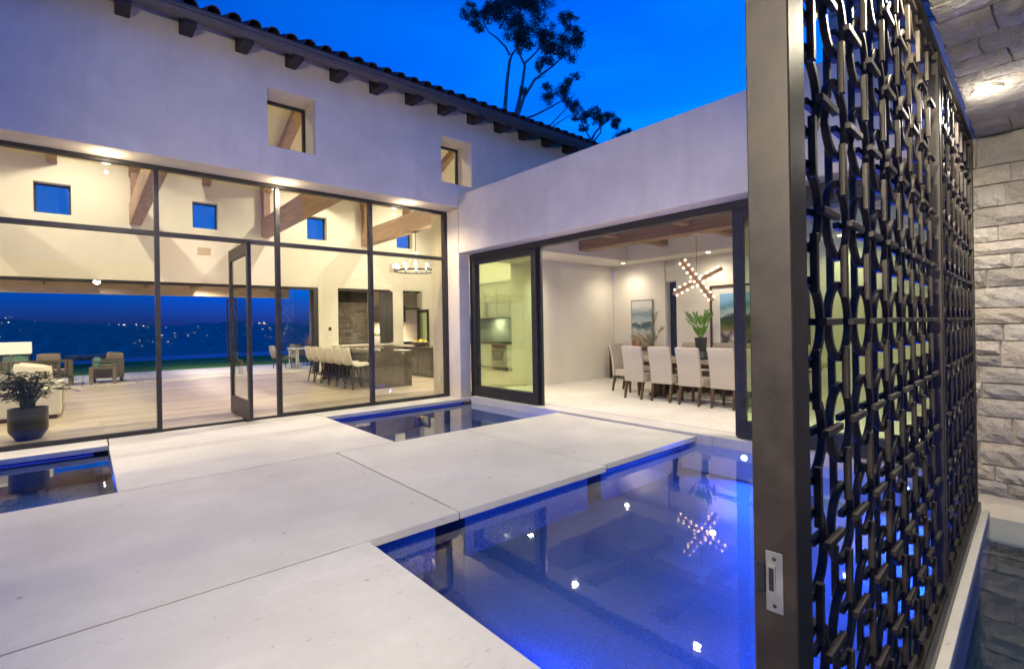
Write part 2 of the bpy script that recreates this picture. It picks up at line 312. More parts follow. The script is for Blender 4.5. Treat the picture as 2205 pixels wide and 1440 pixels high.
# ================================================================== mesh helpers
class G:
    """collects polygons"""
    def __init__(s): s.v = []; s.f = []
    def add(s, v, f):
        o = len(s.v); s.v += [tuple(p) for p in v]; s.f += [tuple(i + o for i in q) for q in f]; return s
    def box(s, x0, x1, y0, y1, z0, z1):
        return s.add([(x0, y0, z0), (x1, y0, z0), (x1, y1, z0), (x0, y1, z0), (x0, y0, z1), (x1, y0, z1), (x1, y1, z1), (x0, y1, z1)],
                     [(3, 2, 1, 0), (4, 5, 6, 7), (0, 1, 5, 4), (1, 2, 6, 5), (2, 3, 7, 6), (3, 0, 4, 7)])
    def hexa(s, b, t):  # 4 bottom points, 4 top points
        return s.add(list(b) + list(t), [(3, 2, 1, 0), (4, 5, 6, 7), (0, 1, 5, 4), (1, 2, 6, 5), (2, 3, 7, 6), (3, 0, 4, 7)])
    def bar(s, a, b, w, h, w2=None, h2=None, upv=(0, 0, 1)):
        a = Vector(a); b = Vector(b); d = (b - a).normalized(); u = Vector(upv)
        if abs(d.dot(u)) > 0.95: u = Vector((0, 1, 0))
        x = d.cross(u).normalized(); y = x.cross(d).normalized(); w2 = w if w2 is None else w2; h2 = h if h2 is None else h2
        q = lambda p, ww, hh: [p - x * ww / 2 - y * hh / 2, p + x * ww / 2 - y * hh / 2, p + x * ww / 2 + y * hh / 2, p - x * ww / 2 + y * hh / 2]
        return s.hexa(q(a, w, h), q(b, w2, h2))
    def tube(s, pts, rad, n=8, cap=True):
        pts = [Vector(p) for p in pts]; rad = rad if isinstance(rad, (list, tuple)) else [rad] * len(pts)
        v = []; f = []; prev = None
        for i, p in enumerate(pts):
            d = (pts[min(i + 1, len(pts) - 1)] - pts[max(i - 1, 0)]).normalized()
            if prev is None:
                u = Vector((0, 0, 1)) if abs(d.z) < 0.9 else Vector((1, 0, 0)); x = d.cross(u).normalized()
            else: x = (prev - d * prev.dot(d)).normalized()
            prev = x; y = d.cross(x)
            for k in range(n):
                a = 2 * math.pi * k / n; v.append(p + (x * math.cos(a) + y * math.sin(a)) * rad[i])
        for i in range(len(pts) - 1):
            for k in range(n):
                f.append((i * n + k, i * n + (k + 1) % n, (i + 1) * n + (k + 1) % n, (i + 1) * n + k))
        if cap: f.append(tuple(range(n))[::-1]); f.append(tuple((len(pts) - 1) * n + k for k in range(n)))
        return s.add(v, f)
    def lathe(s, prof, n=24, c=(0, 0, 0), cap=True):
        v = []; f = []
        for r, z in prof:
            for k in range(n):
                a = 2 * math.pi * k / n; v.append((c[0] + r * math.cos(a), c[1] + r * math.sin(a), c[2] + z))
        for i in range(len(prof) - 1):
            for k in range(n): f.append((i * n + k, i * n + (k + 1) % n, (i + 1) * n + (k + 1) % n, (i + 1) * n + k))
        if cap: f.append(tuple(range(n))[::-1]); f.append(tuple((len(prof) - 1) * n + k for k in range(n)))
        return s.add(v, f)
    def sphere(s, c, r, n=10, m=6, sz=1.0):
        v = [(c[0], c[1], c[2] - r * sz)]; f = []
        for i in range(1, m):
            a = -math.pi / 2 + math.pi * i / m
            for k in range(n):
                b = 2 * math.pi * k / n; v.append((c[0] + r * math.cos(a) * math.cos(b), c[1] + r * math.cos(a) * math.sin(b), c[2] + r * math.sin(a) * sz))
        v.append((c[0], c[1], c[2] + r * sz))
        for k in range(n): f.append((0, 1 + (k + 1) % n, 1 + k))
        for i in range(m - 2):
            for k in range(n): f.append((1 + i * n + k, 1 + i * n + (k + 1) % n, 1 + (i + 1) * n + (k + 1) % n, 1 + (i + 1) * n + k))
        T = len(v) - 1
        for k in range(n): f.append((T, 1 + (m - 2) * n + k, 1 + (m - 2) * n + (k + 1) % n))
        return s.add(v, f)
    def ring(s, R1, w, d, n=40):  # flat ring in XZ plane, radial width w, depth d (y)
        v = []; f = []
        for k in range(n):
            a = 2 * math.pi * k / n; ca, sa = math.cos(a), math.sin(a)
            for r, y in ((R1 - w / 2, -d / 2), (R1 + w / 2, -d / 2), (R1 + w / 2, d / 2), (R1 - w / 2, d / 2)): v.append((r * ca, y, r * sa))
        for k in range(n):
            for j in range(4):
                f.append((k * 4 + j, k * 4 + (j + 1) % 4, ((k + 1) % n) * 4 + (j + 1) % 4, ((k + 1) % n) * 4 + j))
        return s.add(v, f)
    def wall(s, axis, p0, p1, a0, a1, z0, z1, holes):
        """slab with rectangular holes; axis 'y': plane of constant y between p0 and p1, spans x a0..a1; axis 'x' likewise"""
        A = sorted({a0, a1, *[min(max(h[i], a0), a1) for h in holes for i in (0, 1)]})
        Z = sorted({z0, z1, *[min(max(h[i], z0), z1) for h in holes for i in (2, 3)]})
        P = (lambda a, p, z: (a, p, z)) if axis == 'y' else (lambda a, p, z: (p, a, z))
        solid = {}
        for i in range(len(A) - 1):
            for j in range(len(Z) - 1):
                ca, cz = (A[i] + A[i + 1]) / 2, (Z[j] + Z[j + 1]) / 2
                solid[i, j] = not any(h[0] < ca < h[1] and h[2] < cz < h[3] for h in holes)
        for (i, j), ok in solid.items():
            if not ok: continue
            x0, x1, y0, y1 = A[i], A[i + 1], Z[j], Z[j + 1]
            for p in (p0, p1): s.add([P(x0, p, y0), P(x1, p, y0), P(x1, p, y1), P(x0, p, y1)], [(0, 1, 2, 3)])
            for di, dj, q in ((-1, 0, ((x0, y0), (x0, y1))), (1, 0, ((x1, y0), (x1, y1))), (0, -1, ((x0, y0), (x1, y0))), (0, 1, ((x0, y1), (x1, y1)))):
                if not solid.get((i + di, j + dj), False):
                    (u0, v0), (u1, v1) = q
                    s.add([P(u0, p0, v0), P(u1, p0, v1), P(u1, p1, v1), P(u0, p1, v0)], [(0, 1, 2, 3)])
        return s

def mesh(name, g, mat, bev=0.0, smooth=False, weld=True, seg=1):
    me = bpy.data.meshes.new(name)
    me.from_pydata(g.v, [], g.f)
    bm = bmesh.new(); bm.from_mesh(me)
    if weld: bmesh.ops.remove_doubles(bm, verts=bm.verts, dist=1e-5)
    bmesh.ops.recalc_face_normals(bm, faces=bm.faces)
    if bev:
        es = [e for e in bm.edges if len(e.link_faces) == 2 and e.calc_face_angle(0) > 0.6]
        bmesh.ops.bevel(bm, geom=es, offset=bev, segments=seg, affect='EDGES', profile=0.6, clamp_overlap=True)
    bm.to_mesh(me); bm.free()
    if smooth:
        for p in me.polygons: p.use_smooth = True
        try: me.set_sharp_from_angle(angle=R(40))
        except Exception: pass
    me.materials.append(M[mat] if isinstance(mat, str) else mat)
    return me

def obj(name, me, parent=None, loc=None, rot=None):
    o = bpy.data.objects.new(name, me); C.objects.link(o)
    if parent is not None: o.parent = parent
    if loc is not None: o.location = loc
    if rot is not None: o.rotation_euler = rot if isinstance(rot, (tuple, list)) else (0, 0, rot)
    return o

def tag(o, label=None, cat=None, group=None, kind=None):
    if label: o['label'] = label
    if cat: o['category'] = cat
    if group: o['group'] = group
    if kind: o['kind'] = kind
    return o

def thing(name, label, cat, loc=(0, 0, 0), rot=0, group=None):
    o = bpy.data.objects.new(name, None); C.objects.link(o); o.empty_display_size = 0.1
    o.location = loc; o.rotation_euler = (0, 0, rot); return tag(o, label, cat, group)

def pt(name, g, mat, parent, bev=0.0, smooth=False, label=None, seg=1, kind=None):
    """a part; parent at world offset P means the geometry is local to the parent"""
    o = obj(name, mesh(name, g, mat, bev, smooth, seg=seg), parent)
    return tag(o, label, kind=kind)

def wpt(name, g, mat, parent, **kw):
    """a part given in world coordinates under an unrotated parent"""
    o = pt(name, g, mat, parent, **kw); p = parent; off = Vector((0, 0, 0))
    while p is not None: off += p.location; p = p.parent
    o.location = -off; return o

def struct(name, g, mat, **kw):
    o = obj(name, mesh(name, g, mat, **kw)); return tag(o, kind='structure')

def dup(root, loc, rot=None, label=None):
    r = root.copy(); C.objects.link(r); r.location = loc
    if rot is not None: r.rotation_euler = (0, 0, rot)
    if label: r['label'] = label
    for ch in list(root.children):
        c = ch.copy(); C.objects.link(c); c.parent = r
        for gch in ch.children:
            d = gch.copy(); C.objects.link(d); d.parent = c
    return r

def light(name, typ, loc, energy, color, parent=None, size=0.08, spot=120, blend=0.6, direc=None):
    d = bpy.data.lights.new(name, typ); d.energy = energy; d.color = color
    if typ == 'AREA': d.shape = 'DISK'; d.size = size
    else: d.shadow_soft_size = size
    if typ == 'SPOT': d.spot_size = R(spot); d.spot_blend = blend
    o = bpy.data.objects.new(name, d); C.objects.link(o); o.location = loc
    if direc is not None: o.rotation_euler = Vector(direc).to_track_quat('-Z', 'Y').to_euler()
    if parent is not None:
        o.parent = parent
    return o
WARM = (1.0, 0.885, 0.72)

def downlight(loc, energy, label, group, r=0.055, spot=140, blend=0.8, color=WARM, aim=(0, 0, -1), typ='SPOT', drop=0.03, ceiling_fill=0.0):
    t = thing('recessed_downlight', label, 'downlight', loc, 0, group)
    pt('trim_ring', G().lathe([(r * 0.95, -0.012), (r * 1.45, -0.008), (r * 1.5, 0.0), (r * 0.95, 0.004), (r * 0.95, -0.012)], 24, cap=False), 'white', t, smooth=True)
    pt('lens', G().lathe([(r * 0.97, -0.008), (r * 0.97, -0.004)], 24), 'lens', t)
    light('lamp', typ, (0, 0, -drop), energy, color, t, r if typ == 'SPOT' else 0.02, spot, blend, aim)
    if ceiling_fill: light('ceiling_fill', 'POINT', (0, 0, -0.14), ceiling_fill, color, t, 0.02)      # unseen point light added below the fitting to brighten the ceiling
    return t

def ashlar(u0, u1, v0, v1, hmin, hmax, wmin, wmax, rng):
    out = []; v = v0
    while v < v1 - 0.02:
        h = rng.uniform(hmin, hmax)
        if v1 - (v + h) < hmin * 0.7: h = v1 - v
        u = u0 - rng.uniform(0, wmax * 0.6)
        while u < u1 - 0.02:
            wd = rng.uniform(wmin, wmax); a, b = max(u, u0), min(u + wd, u1)
            if b - a > 0.04:
                if h > 1.6 * hmin and rng.random() < 0.25:
                    k = rng.uniform(0.4, 0.6) * h; out.append((a, b, v, v + k)); out.append((a, b, v + k, v + h))
                else: out.append((a, b, v, v + h))
            u += wd
        v += h
    return out

# ================================================================== SETTING
FL = 0.03      # house floor level (paving tops are at 0)
WZ = -0.10     # water level of the courtyard pools
YG = 9.04      # glass facade plane
YW = 8.55      # outer face of the hall's upper wall
XW = 5.92      # outer face of the dining wing
SOF = 3.985    # soffit over the glass facade
YB = 17.2      # inner face of the hall's rear wall

# --- far landscape beyond the infinity pool
def hz(r, az):
    # height of the land at distance r (m) and azimuth az (deg from +Y)
    valley = -10 - 75 * min(1, max(0, (r - 60) / 500)) ** 0.7
    s = min(1, max(0, (r - 700) / 2600)); s = s * s * (3 - 2 * s)
    ridge = 26 + 46 * math.exp(-((az + 8) / 9) ** 2) + 22 * math.exp(-((az - 12) / 4) ** 2) + 4 * math.sin(az * 0.9) + 3 * math.sin(az * 2.3 + 1)
    bump = 6 * math.sin(az * 3.1 + r * 0.004) * math.sin(r * 0.0031 + az) + 3 * math.sin(az * 11 + r * 0.013)
    return valley * (1 - s) + ridge * s + bump * min(1, r / 500)
g = G(); NR, NA = 70, 150; vs = []
rs = [46 * (5200 / 46) ** (i / (NR - 1)) for i in range(NR)]
az_ = [-50 + 110 * k / (NA - 1) for k in range(NA)]
rng = random.Random(3)
for r in rs:
    for a in az_:
        z = hz(r, a) + rng.uniform(-1, 1) * min(4.0, r * 0.0022)
        vs.append((r * math.sin(R(a)), r * math.cos(R(a)), z))
fs = [(i * NA + k, i * NA + k + 1, (i + 1) * NA + k + 1, (i + 1) * NA + k) for i in range(NR - 1) for k in range(NA - 1)]
g.add(vs, fs); struct('hills', g, 'hill')
g = G().add([(-9000, -9000, -14), (9000, -9000, -14), (9000, 30, -14), (-9000, 30, -14)], [(0, 1, 2, 3)]); struct('ground', g, 'hill')
g = G(); rng = random.Random(11)
cl_ = [(rng.uniform(-14, 30), rng.uniform(900, 3200), rng.uniform(0.4, 2.2)) for _ in range(26)]
for i in range(210):
    ca, cr, cs = rng.choice(cl_); a = rng.gauss(ca, cs); r = min(3400, max(650, rng.gauss(cr, 110)))
    z = hz(r, a) + rng.uniform(3, 8); s = r * 0.00022 * rng.choice([0.5, 0.6, 0.8, 1.0, 1.7]); L = s * rng.choice([1, 1, 1, 2, 4])
    x, y = r * math.sin(R(a)), r * math.cos(R(a)); g.box(x - L, x + L, y - s, y + s, z - s * 0.6, z + s * 0.6)
tag(obj('distant_town_lights', mesh('distant_town_lights', g, 'town', weld=False)), 'scattered warm town lights on the dark hillside far away', 'town lights', kind='stuff')

# --- lawn, infinity pool, terrace paving
struct('lawn', G().box(-16, 20, 22.7, 31.2, -0.4, 0.03), 'grass')
struct('infinity_pool_basin', G().wall('y', 31.2, 31.3, -16, 20, -2, 0.0, []).wall('y', 38.8, 38.9, -16, 20, -2, -0.02, []).box(-16, 20, 31.3, 38.8, -2, -1.5), 'pool')
struct('infinity_pool_water', G().add([(-16, 31.3, -0.03), (20, 31.3, -0.03), (20, 38.9, -0.03), (-16, 38.9, -0.03)], [(0, 1, 2, 3)]), 'poolblue')
ter = struct('terrace_paving', G().box(-9, 14, 17.72, 22.7, -0.4, 0.012), 'joint')
lim = [mesh('slab', G().box(-0.594, 0.594, -0.594, 0.594, -0.02, 0.02), 'tile', 0.004)]
for i in range(14):
    for j in range(4):
        obj('slab', lim[0], ter, (-7.9 + 1.2 * i, 18.38 + 1.2 * j, 0.022))

# --- great hall plank floor and dining floor
hf = struct('hall_floor', G().box(-7, 11.1, 9.08, 17.72, -0.3, 0.02), 'joint')
rng = random.Random(5); PW = 0.24
pm = {L: mesh('plank', G().box(0, L - 0.003, 0, PW - 0.003, -0.008, 0.0), 'plank', 0.0015) for L in (1.2, 1.8, 2.4, 3.0)}
y = 9.16; cnt = 0
while y < 17.7:
    x = -4.6 - rng.uniform(0, 2)
    while x < 11.0:
        L = rng.choice((1.8, 2.4, 3.0, 2.4)) if x < 8 else 1.2
        if x + L > 11.08: break
        obj('plank', pm[L], hf, (x, y, FL)); x += L; cnt += 1
    y += PW
df = struct('dining_floor', G().box(6.5, 11.3, -0.6, 9.1, -0.3, 0.018), 'joint')
tl = mesh('floor_tile', G().box(0, 0.797, 0, 1.597, -0.01, 0.0), 'tile', 0.0015)
for i in range(6):
    for j in range(7 if i % 2 else 6):
        obj('floor_tile', tl, df, (6.54 + 0.8 * i, -0.58 + 1.6 * j - (0.8 if i % 2 else 0) + 0.02, FL))

# --- courtyard pool basin, water, paving
b = G().box(-6.0, 6.3, -3.0, 8.95, -0.6, -0.46)
struct('courtyard_pool_basin', b, 'pool')
struct('courtyard_pool_water', G().add([(-6, 0.0, WZ), (6.25, 0.0, WZ), (6.25, 8.9, WZ), (-6, 8.9, WZ)], [(0, 1, 2, 3)]), 'water')
pav = bpy.data.objects.new('courtyard_paving', None); C.objects.link(pav); tag(pav, kind='structure')
def slab(name, x0, x1, y0, y1, z=0.0, th=0.062, ped=True, inset=0.14):
    o = obj(name, mesh(name, G().box(0, x1 - x0, 0, y1 - y0, -th, 0), 'lime', 0.002), pav, (x0, y0, z))
    if ped:
        obj('pedestal', mesh('pedestal', G().box(inset, x1 - x0 - inset, inset, y1 - y0 - inset, -0.5, -th - 0.001), 'pool_dark'), o)
    return o
slab('slab', 0.205, 3.065, 5.972, 8.49)
slab('slab', -4.6, 2.272, 3.341, 5.956)
slab('slab', 2.290, 4.155, 3.345, 5.957)
slab('slab', 4.168, 6.10, 3.40, 5.957)
slab('slab', -4.6, 1.492, -3.0, 3.322)
slab('slab', -4.6, 0.201, 8.505, 9.07); slab('slab', 0.216, 3.055, 8.502, 9.07); slab('slab', 3.068, 6.2, 8.505, 9.07)
for (x0, x1, y0, y1) in ((0.35, 2.95, 5.957, 5.971), (-4.4, 2.2, 5.957, 5.971), (-4.4, 1.36, 3.3225, 3.3405), (2.273, 2.289, 3.5, 5.85), (4.156, 4.167, 3.5, 5.85), (0.3, 2.95, 8.491, 8.501)):
    obj('joint', mesh('joint', G().box(x0, x1, y0, y1, -0.055, -0.005), 'joint'), pav)
obj('kerb_stone', mesh('kerb_stone', G().box(6.14, 6.515, 5.9, 8.505, -0.5, FL), 'lime', 0.004), pav)
obj('kerb_stone', mesh('kerb_stone', G().box(6.14, 6.515, 3.2, 5.896, -0.5, FL), 'lime', 0.004), pav)
obj('kerb_stone', mesh('kerb_stone', G().box(6.14, 6.515, 0.72, 3.196, -0.5, FL), 'lime', 0.004), pav)
obj('track_slot', mesh('track_slot', G().box(6.516, 6.53, 0.72, 8.6, -0.3, FL - 0.012), 'blackm'), pav)

# ================================================================== MAIN HALL
house = thing('house', 'tall stucco hall with dark tiled eaves above a full glass front', 'house', (2.5, 9.0, 0))
W1 = (2.249, 3.003, 4.464, 5.40); W2 = (5.524, 6.283, 4.464, 5.40)
wpt('front_wall', G().wall('y', YW, 9.20, -7, 11.5, SOF, 6.12, [W1, W2]), 'plaster', house, bev=0.012, seg=2)
def gable(x0, x1):
    return G().hexa([(x0, 9.201, -0.2), (x1, 9.201, -0.2), (x1, 13.1, -0.2), (x0, 13.1, -0.2)], [(x0, 9.201, 6.0), (x1, 9.201, 6.0), (x1, 13.1, 7.75), (x0, 13.1, 7.75)]).hexa(
        [(x0, 13.1, -0.2), (x1, 13.1, -0.2), (x1, 17.199, -0.2), (x0, 17.199, -0.2)], [(x0, 13.1, 7.75), (x1, 13.1, 7.75), (x1, 17.199, 6.0), (x0, 17.199, 6.0)])
wpt('corner_pier', G().box(5.957, 6.23, 8.62, 9.69, -0.02, SOF - 0.002), 'plaster', house, bev=0.01)
wpt('end_wall', gable(-7.3, -7.0), 'inwall', house)
rear_holes = [(-6.6, 6.05, -0.2, 2.92), (-0.97, -0.26, 4.56, 5.34), (2.42, 3.08, 4.56, 5.34), (5.71, 6.38, 4.56, 5.34), (9.04, 9.72, 4.56, 5.34),
              (6.73, 8.76, 0.93, 2.93), (9.27, 10.12, -0.2, 2.93)]
wpt('rear_wall', G().wall('y', YB, 17.62, -7, 11.5, -0.2, 6.1, rear_holes), 'inwall', house, bev=0.004)
wpt('kitchen_wall', gable(11.08, 11.4), 'inwall', house)
wpt('inner_front_wall', G().box(6.28, 8.3, YW + 0.66, 9.7, 3.1, SOF + 0.02).box(8.3, 11.08, YW + 0.66, 9.68, -0.2, SOF + 0.02), 'inwall', house)
def slope(y): return 6.02 + (min(y, 26.2 - y) - 9.0) * 0.42
ridge = 13.1
wpt('vaulted_ceiling', G().add([(-7, 9.2, slope(9.2)), (11.1, 9.2, slope(9.2)), (11.1, ridge, slope(ridge)), (-7, ridge, slope(ridge)), (11.1, 17.2, slope(17.2)), (-7, 17.2, slope(17.2))],
     [(0, 1, 2, 3), (3, 2, 4, 5)]), 'ceil', house)
for x in (-2.35, 0.935, 4.27, 7.605):
    wpt('tie_beam', G().box(x, x + 0.265, 9.22, 17.19, 4.46, 5.03), 'beam', house, bev=0.012)
    wpt('truss_post', G().box(x + 0.03, x + 0.225, 16.95, 17.18, 5.032, 6.0).box(x + 0.03, x + 0.225, 9.24, 9.46, 5.032, 6.0), 'beam', house, bev=0.008)
    wpt('king_post', G().box(x + 0.03, x + 0.225, 12.98, 13.2, 5.032, slope(13.1) - 0.2), 'beam', house, bev=0.008)
    wpt('truss_rafter', G().hexa([(x, 9.21, slope(9.21) - 0.26), (x + 0.25, 9.21, slope(9.21) - 0.26), (x + 0.25, 13.1, slope(13.1) - 0.26), (x, 13.1, slope(13.1) - 0.26)],
        [(x, 9.21, slope(9.21) - 0.01), (x + 0.25, 9.21, slope(9.21) - 0.01), (x + 0.25, 13.1, slope(13.1) - 0.01), (x, 13.1, slope(13.1) - 0.01)])
        .hexa([(x, 13.1, slope(13.1) - 0.26), (x + 0.25, 13.1, slope(13.1) - 0.26), (x + 0.25, 17.19, slope(17.19) - 0.26), (x, 17.19, slope(17.19) - 0.26)],
        [(x, 13.1, slope(13.1) - 0.01), (x + 0.25, 13.1, slope(13.1) - 0.01), (x + 0.25, 17.19, slope(17.19) - 0.01), (x, 17.19, slope(17.19) - 0.01)]), 'beam', house)
for x in (-0.715, 2.68, 6.02, 9.3):
    for sgn in (0, 1):
        ya, yb = (9.21, 13.0) if sgn == 0 else (13.2, 17.19)
        wpt('ceiling_rafter', G().hexa([(x, ya, slope(ya) - 0.2), (x + 0.2, ya, slope(ya) - 0.2), (x + 0.2, yb, slope(yb) - 0.2), (x, yb, slope(yb) - 0.2)],
            [(x, ya, slope(ya) - 0.005), (x + 0.2, ya, slope(ya) - 0.005), (x + 0.2, yb, slope(yb) - 0.005), (x, yb, slope(yb) - 0.005)]), 'beam', house)
# deep-set windows high in the walls
def window(x0, x1, z0, z1, y, fd=0.06, depth=0.06, pane='pane_w'):
    wn_ = wpt('window', G().box(x0, x1, y, y + depth, z0, z0 + fd).box(x0, x1, y, y + depth, z1 - fd, z1).box(x0, x0 + fd, y, y + depth, z0 + fd, z1 - fd).box(x1 - fd, x1, y, y + depth, z0 + fd, z1 - fd), 'bronze', house)
    pn = pt('pane', G().box(x0 + fd, x1 - fd, y + 0.02, y + 0.03, z0 + fd, z1 - fd), pane, wn_)
    return wn_
for q in (W1, W2): window(q[0] + 0.001, q[1] - 0.001, q[2] + 0.001, q[3] - 0.001, 9.06, 0.045)
for h in rear_holes[1:5]: window(h[0] + 0.001, h[1] - 0.001, h[2] + 0.001, h[3] - 0.001, YB + 0.22, 0.045)
# roof: sheathing, barrel tiles, gutter, rafter tails
wpt('roof_deck', G().hexa([(-8, 8.13, 5.955), (11.9, 8.13, 5.955), (11.9, 13.1, 8.03), (-8, 13.1, 8.03)], [(-8, 8.13, 6.01), (11.9, 8.13, 6.01), (11.9, 13.1, 8.09), (-8, 13.1, 8.09)])
    .hexa([(-8, 13.1, 8.03), (11.9, 13.1, 8.03), (11.9, 18.1, 5.955), (-8, 18.1, 5.955)], [(-8, 13.1, 8.09), (11.9, 13.1, 8.09), (11.9, 18.1, 6.01), (-8, 18.1, 6.01)]), 'tail', house)
roof = wpt('roof', G().hexa([(-8, 8.08, 6.013), (11.9, 8.08, 6.013), (11.9, 13.1, 8.095), (-8, 13.1, 8.095)], [(-8, 8.08, 6.03), (11.9, 8.08, 6.03), (11.9, 13.1, 8.11), (-8, 13.1, 8.11)]), 'clay', house)
def barrel(r0, r1, L, n=9):
    v = []; f = []
    for (r, y) in ((r0, 0), (r1, L)):
        for th in (0.0, 0.016):
            for k in range(n):
                a = math.pi * k / (n - 1); v.append(((r - th) * math.cos(a), y, (r - th) * math.sin(a)))
    for k in range(n - 1):
        f += [(k, k + 1, 2 * n + k + 1, 2 * n + k), (n + k, 3 * n + k, 3 * n + k + 1, n + k + 1), (k, n + k, n + k + 1, k + 1)]
    return G().add(v, f)
tm = mesh('roof_tile', barrel(0.098, 0.08, 0.44), 'clay', smooth=True)
rng = random.Random(2); ang = math.atan2(8.095 - 6.013, 13.1 - 8.08); n = 0
for row in range(6):
    for k in range(50):
        x = -2.35 + 0.2695 * k; s = row * 0.37
        o = obj('roof_tile', tm, roof, (x + rng.uniform(-0.006, 0.006), 8.06 + s * math.cos(ang) + rng.uniform(-0.012, 0.012), 6.018 + s * math.sin(ang) + row * 0.002), (ang + R(rng.uniform(-1, 1)) + R(1.2), R(rng.uniform(-2, 2)), R(rng.uniform(-1.5, 1.5))))
gp = [(8.17, 6.005), (8.05, 6.005), (8.035, 5.99), (8.035, 5.965), (8.05, 5.95), (8.05, 5.92), (8.07, 5.88), (8.11, 5.845), (8.17, 5.835)]
v = [(x, y, z) for x in (-8, 11.9) for y, z in gp]; n = len(gp)
wpt('gutter', G().add(v, [(k, (k + 1) % n, n + (k + 1) % n, n + k) for k in range(n)] + [tuple(range(n)), tuple(range(n, 2 * n))]), 'gutter', house)
rtm = mesh('rafter_tail', G().hexa([(0, 0.0, -0.245), (0.165, 0.0, -0.245), (0.165, 0.45, -0.215), (0, 0.45, -0.215)], [(0, 0, -0.02), (0.165, 0, -0.02), (0.165, 0.45, 0.16), (0, 0.45, 0.16)]), 'tail', 0.008)
for k in range(-9, 16):
    o = obj('rafter_tail', rtm, house, Vector((0.34 + 0.7295 * k, 8.12, 6.02)) - house.location)
wpt('eave_board', G().hexa([(-8, 8.171, 5.90), (11.9, 8.171, 5.90), (11.9, YW - 0.001, 6.05), (-8, YW - 0.001, 6.05)], [(-8, 8.171, 5.94), (11.9, 8.171, 5.94), (11.9, YW - 0.001, 6.09), (-8, YW - 0.001, 6.09)]), 'tail', house)

# --- glass facade
gw = wpt('glass_wall', G().box(-4.85, 0.785, YG, YG + 0.10, 0.0, 0.062).box(2.545, 5.956, YG, YG + 0.10, 0.0, 0.062).box(-4.85, 5.956, YG, YG + 0.10, 3.925, SOF - 0.001)
         .box(0.785, 2.545, YG + 0.02, YG + 0.08, 0.0, 0.034), 'bronze', house, label='dark bronze frame of the glass front')
def gpart(name, g, mat): return pt(name, g, mat, gw)
for (x0, x1) in ((-4.85, -4.79), (-2.55, -2.47)):
    gpart('mullion', G().box(x0, x1, YG - 0.004, YG + 0.104, 0.063, 3.924), 'bronze')
for (x0, x1) in ((0.785, 0.846), (2.478, 2.545), (4.172, 4.238), (5.872, 5.955)):
    gpart('mullion', G().box(x0, x1, YG - 0.006, YG + 0.106, 0.0 if x0 < 1 or 2 < x0 < 3 else 0.063, 3.924), 'bronze')
for (x0, x1) in ((-4.789, -2.551), (-2.469, 0.784), (0.847, 2.477), (2.546, 4.171), (4.239, 5.871)):
    gpart('transom', G().box(x0, x1, YG - 0.002, YG + 0.102, 2.935, 3.0), 'bronze')
    gpart('pane', G().box(x0, x1, YG + 0.045, YG + 0.055, 3.001, 3.924), 'pane')
    if not 0.8 < x0 < 0.9: gpart('pane', G().box(x0, x1, YG + 0.045, YG + 0.055, 0.063, 2.934), 'pane')
# --- pivot door standing open at right angles
D0, D1, DZ0, DZ1 = -0.365, 1.0, 0.045, 2.925
dr = obj('pivot_door', mesh('pivot_door', G().box(-0.028, 0.028, D0, D0 + 0.11, DZ0, DZ1).box(-0.028, 0.028, D1 - 0.10, D1, DZ0, DZ1)
   .box(-0.027, 0.027, D0 + 0.11, D1 - 0.10, DZ0, DZ0 + 0.30).box(-0.027, 0.027, D0 + 0.11, D1 - 0.10, DZ1 - 0.2, DZ1), 'bronze', 0.003), house, Vector((1.985, 9.09, 0.0)) - house.location)
tag(dr, 'tall glass pivot door swung open at right angles')
pt('pane', G().box(-0.006, 0.006, D0 + 0.11, D1 - 0.10, DZ0 + 0.30, DZ1 - 0.2), 'pane', dr)
for s in (-1, 1):
    pt('pull_handle', G().box(s * 0.07 - 0.012, s * 0.07 + 0.012, D1 - 0.07, D1 - 0.045, 0.94, 2.06)
       .box(min(s * 0.03, s * 0.06), max(s * 0.03, s * 0.06), D1 - 0.07, D1 - 0.045, 0.94, 0.965).box(min(s * 0.03, s * 0.06), max(s * 0.03, s * 0.06), D1 - 0.07, D1 - 0.045, 2.035, 2.06), 'blackm', dr)
pt('pivot_plate', G().box(-0.03, 0.03, -0.08, 0.08, -0.0, 0.044), 'bronze', dr)

# --- rear opening frame, bi-fold window, side door
rw = wpt('rear_opening_frame', G().box(5.9, 6.045, YB + 0.05, YB + 0.30, FL, 2.92).box(-6.55, 5.899, YB + 0.05, YB + 0.2, 2.84, 2.919), 'bronze', house)
bf = wpt('pass_window', G().box(6.735, 8.755, YB + 0.1, YB + 0.22, 2.85, 2.925).box(6.735, 8.755, YB + 0.1, YB + 0.22, 0.935, 0.965).box(6.735, 6.79, YB + 0.1, YB + 0.22, 0.966, 2.849), 'bronze', house)
for k in range(4):
    a = 8.30 + 0.105 * k
    pt('folded_leaf', G().box(a, a + 0.03, YB - 0.38, YB - 0.33, 0.97, 2.84).box(a, a + 0.03, YB + 0.0, YB + 0.05, 0.97, 2.84).box(a, a + 0.03, YB - 0.33, YB, 2.78, 2.84).box(a, a + 0.03, YB - 0.33, YB, 0.97, 1.03).box(a + 0.012, a + 0.018, YB - 0.33, YB, 1.03, 2.78), 'bronze', bf)
pt('ledge', G().box(6.5, 8.9, YB - 0.4, YB - 0.002, 0.88, 0.925), 'white', bf, bev=0.005)
sd = wpt('side_door', G().box(9.28, 10.11, YB + 0.2, YB + 0.28, 2.86, 2.925).box(9.28, 10.11, YB + 0.2, YB + 0.28, 2.20, 2.28).box(10.02, 10.11, YB + 0.2, YB + 0.28, FL, 2.2).box(9.28, 9.33, YB + 0.2, YB + 0.28, FL, 2.2), 'bronze', house)
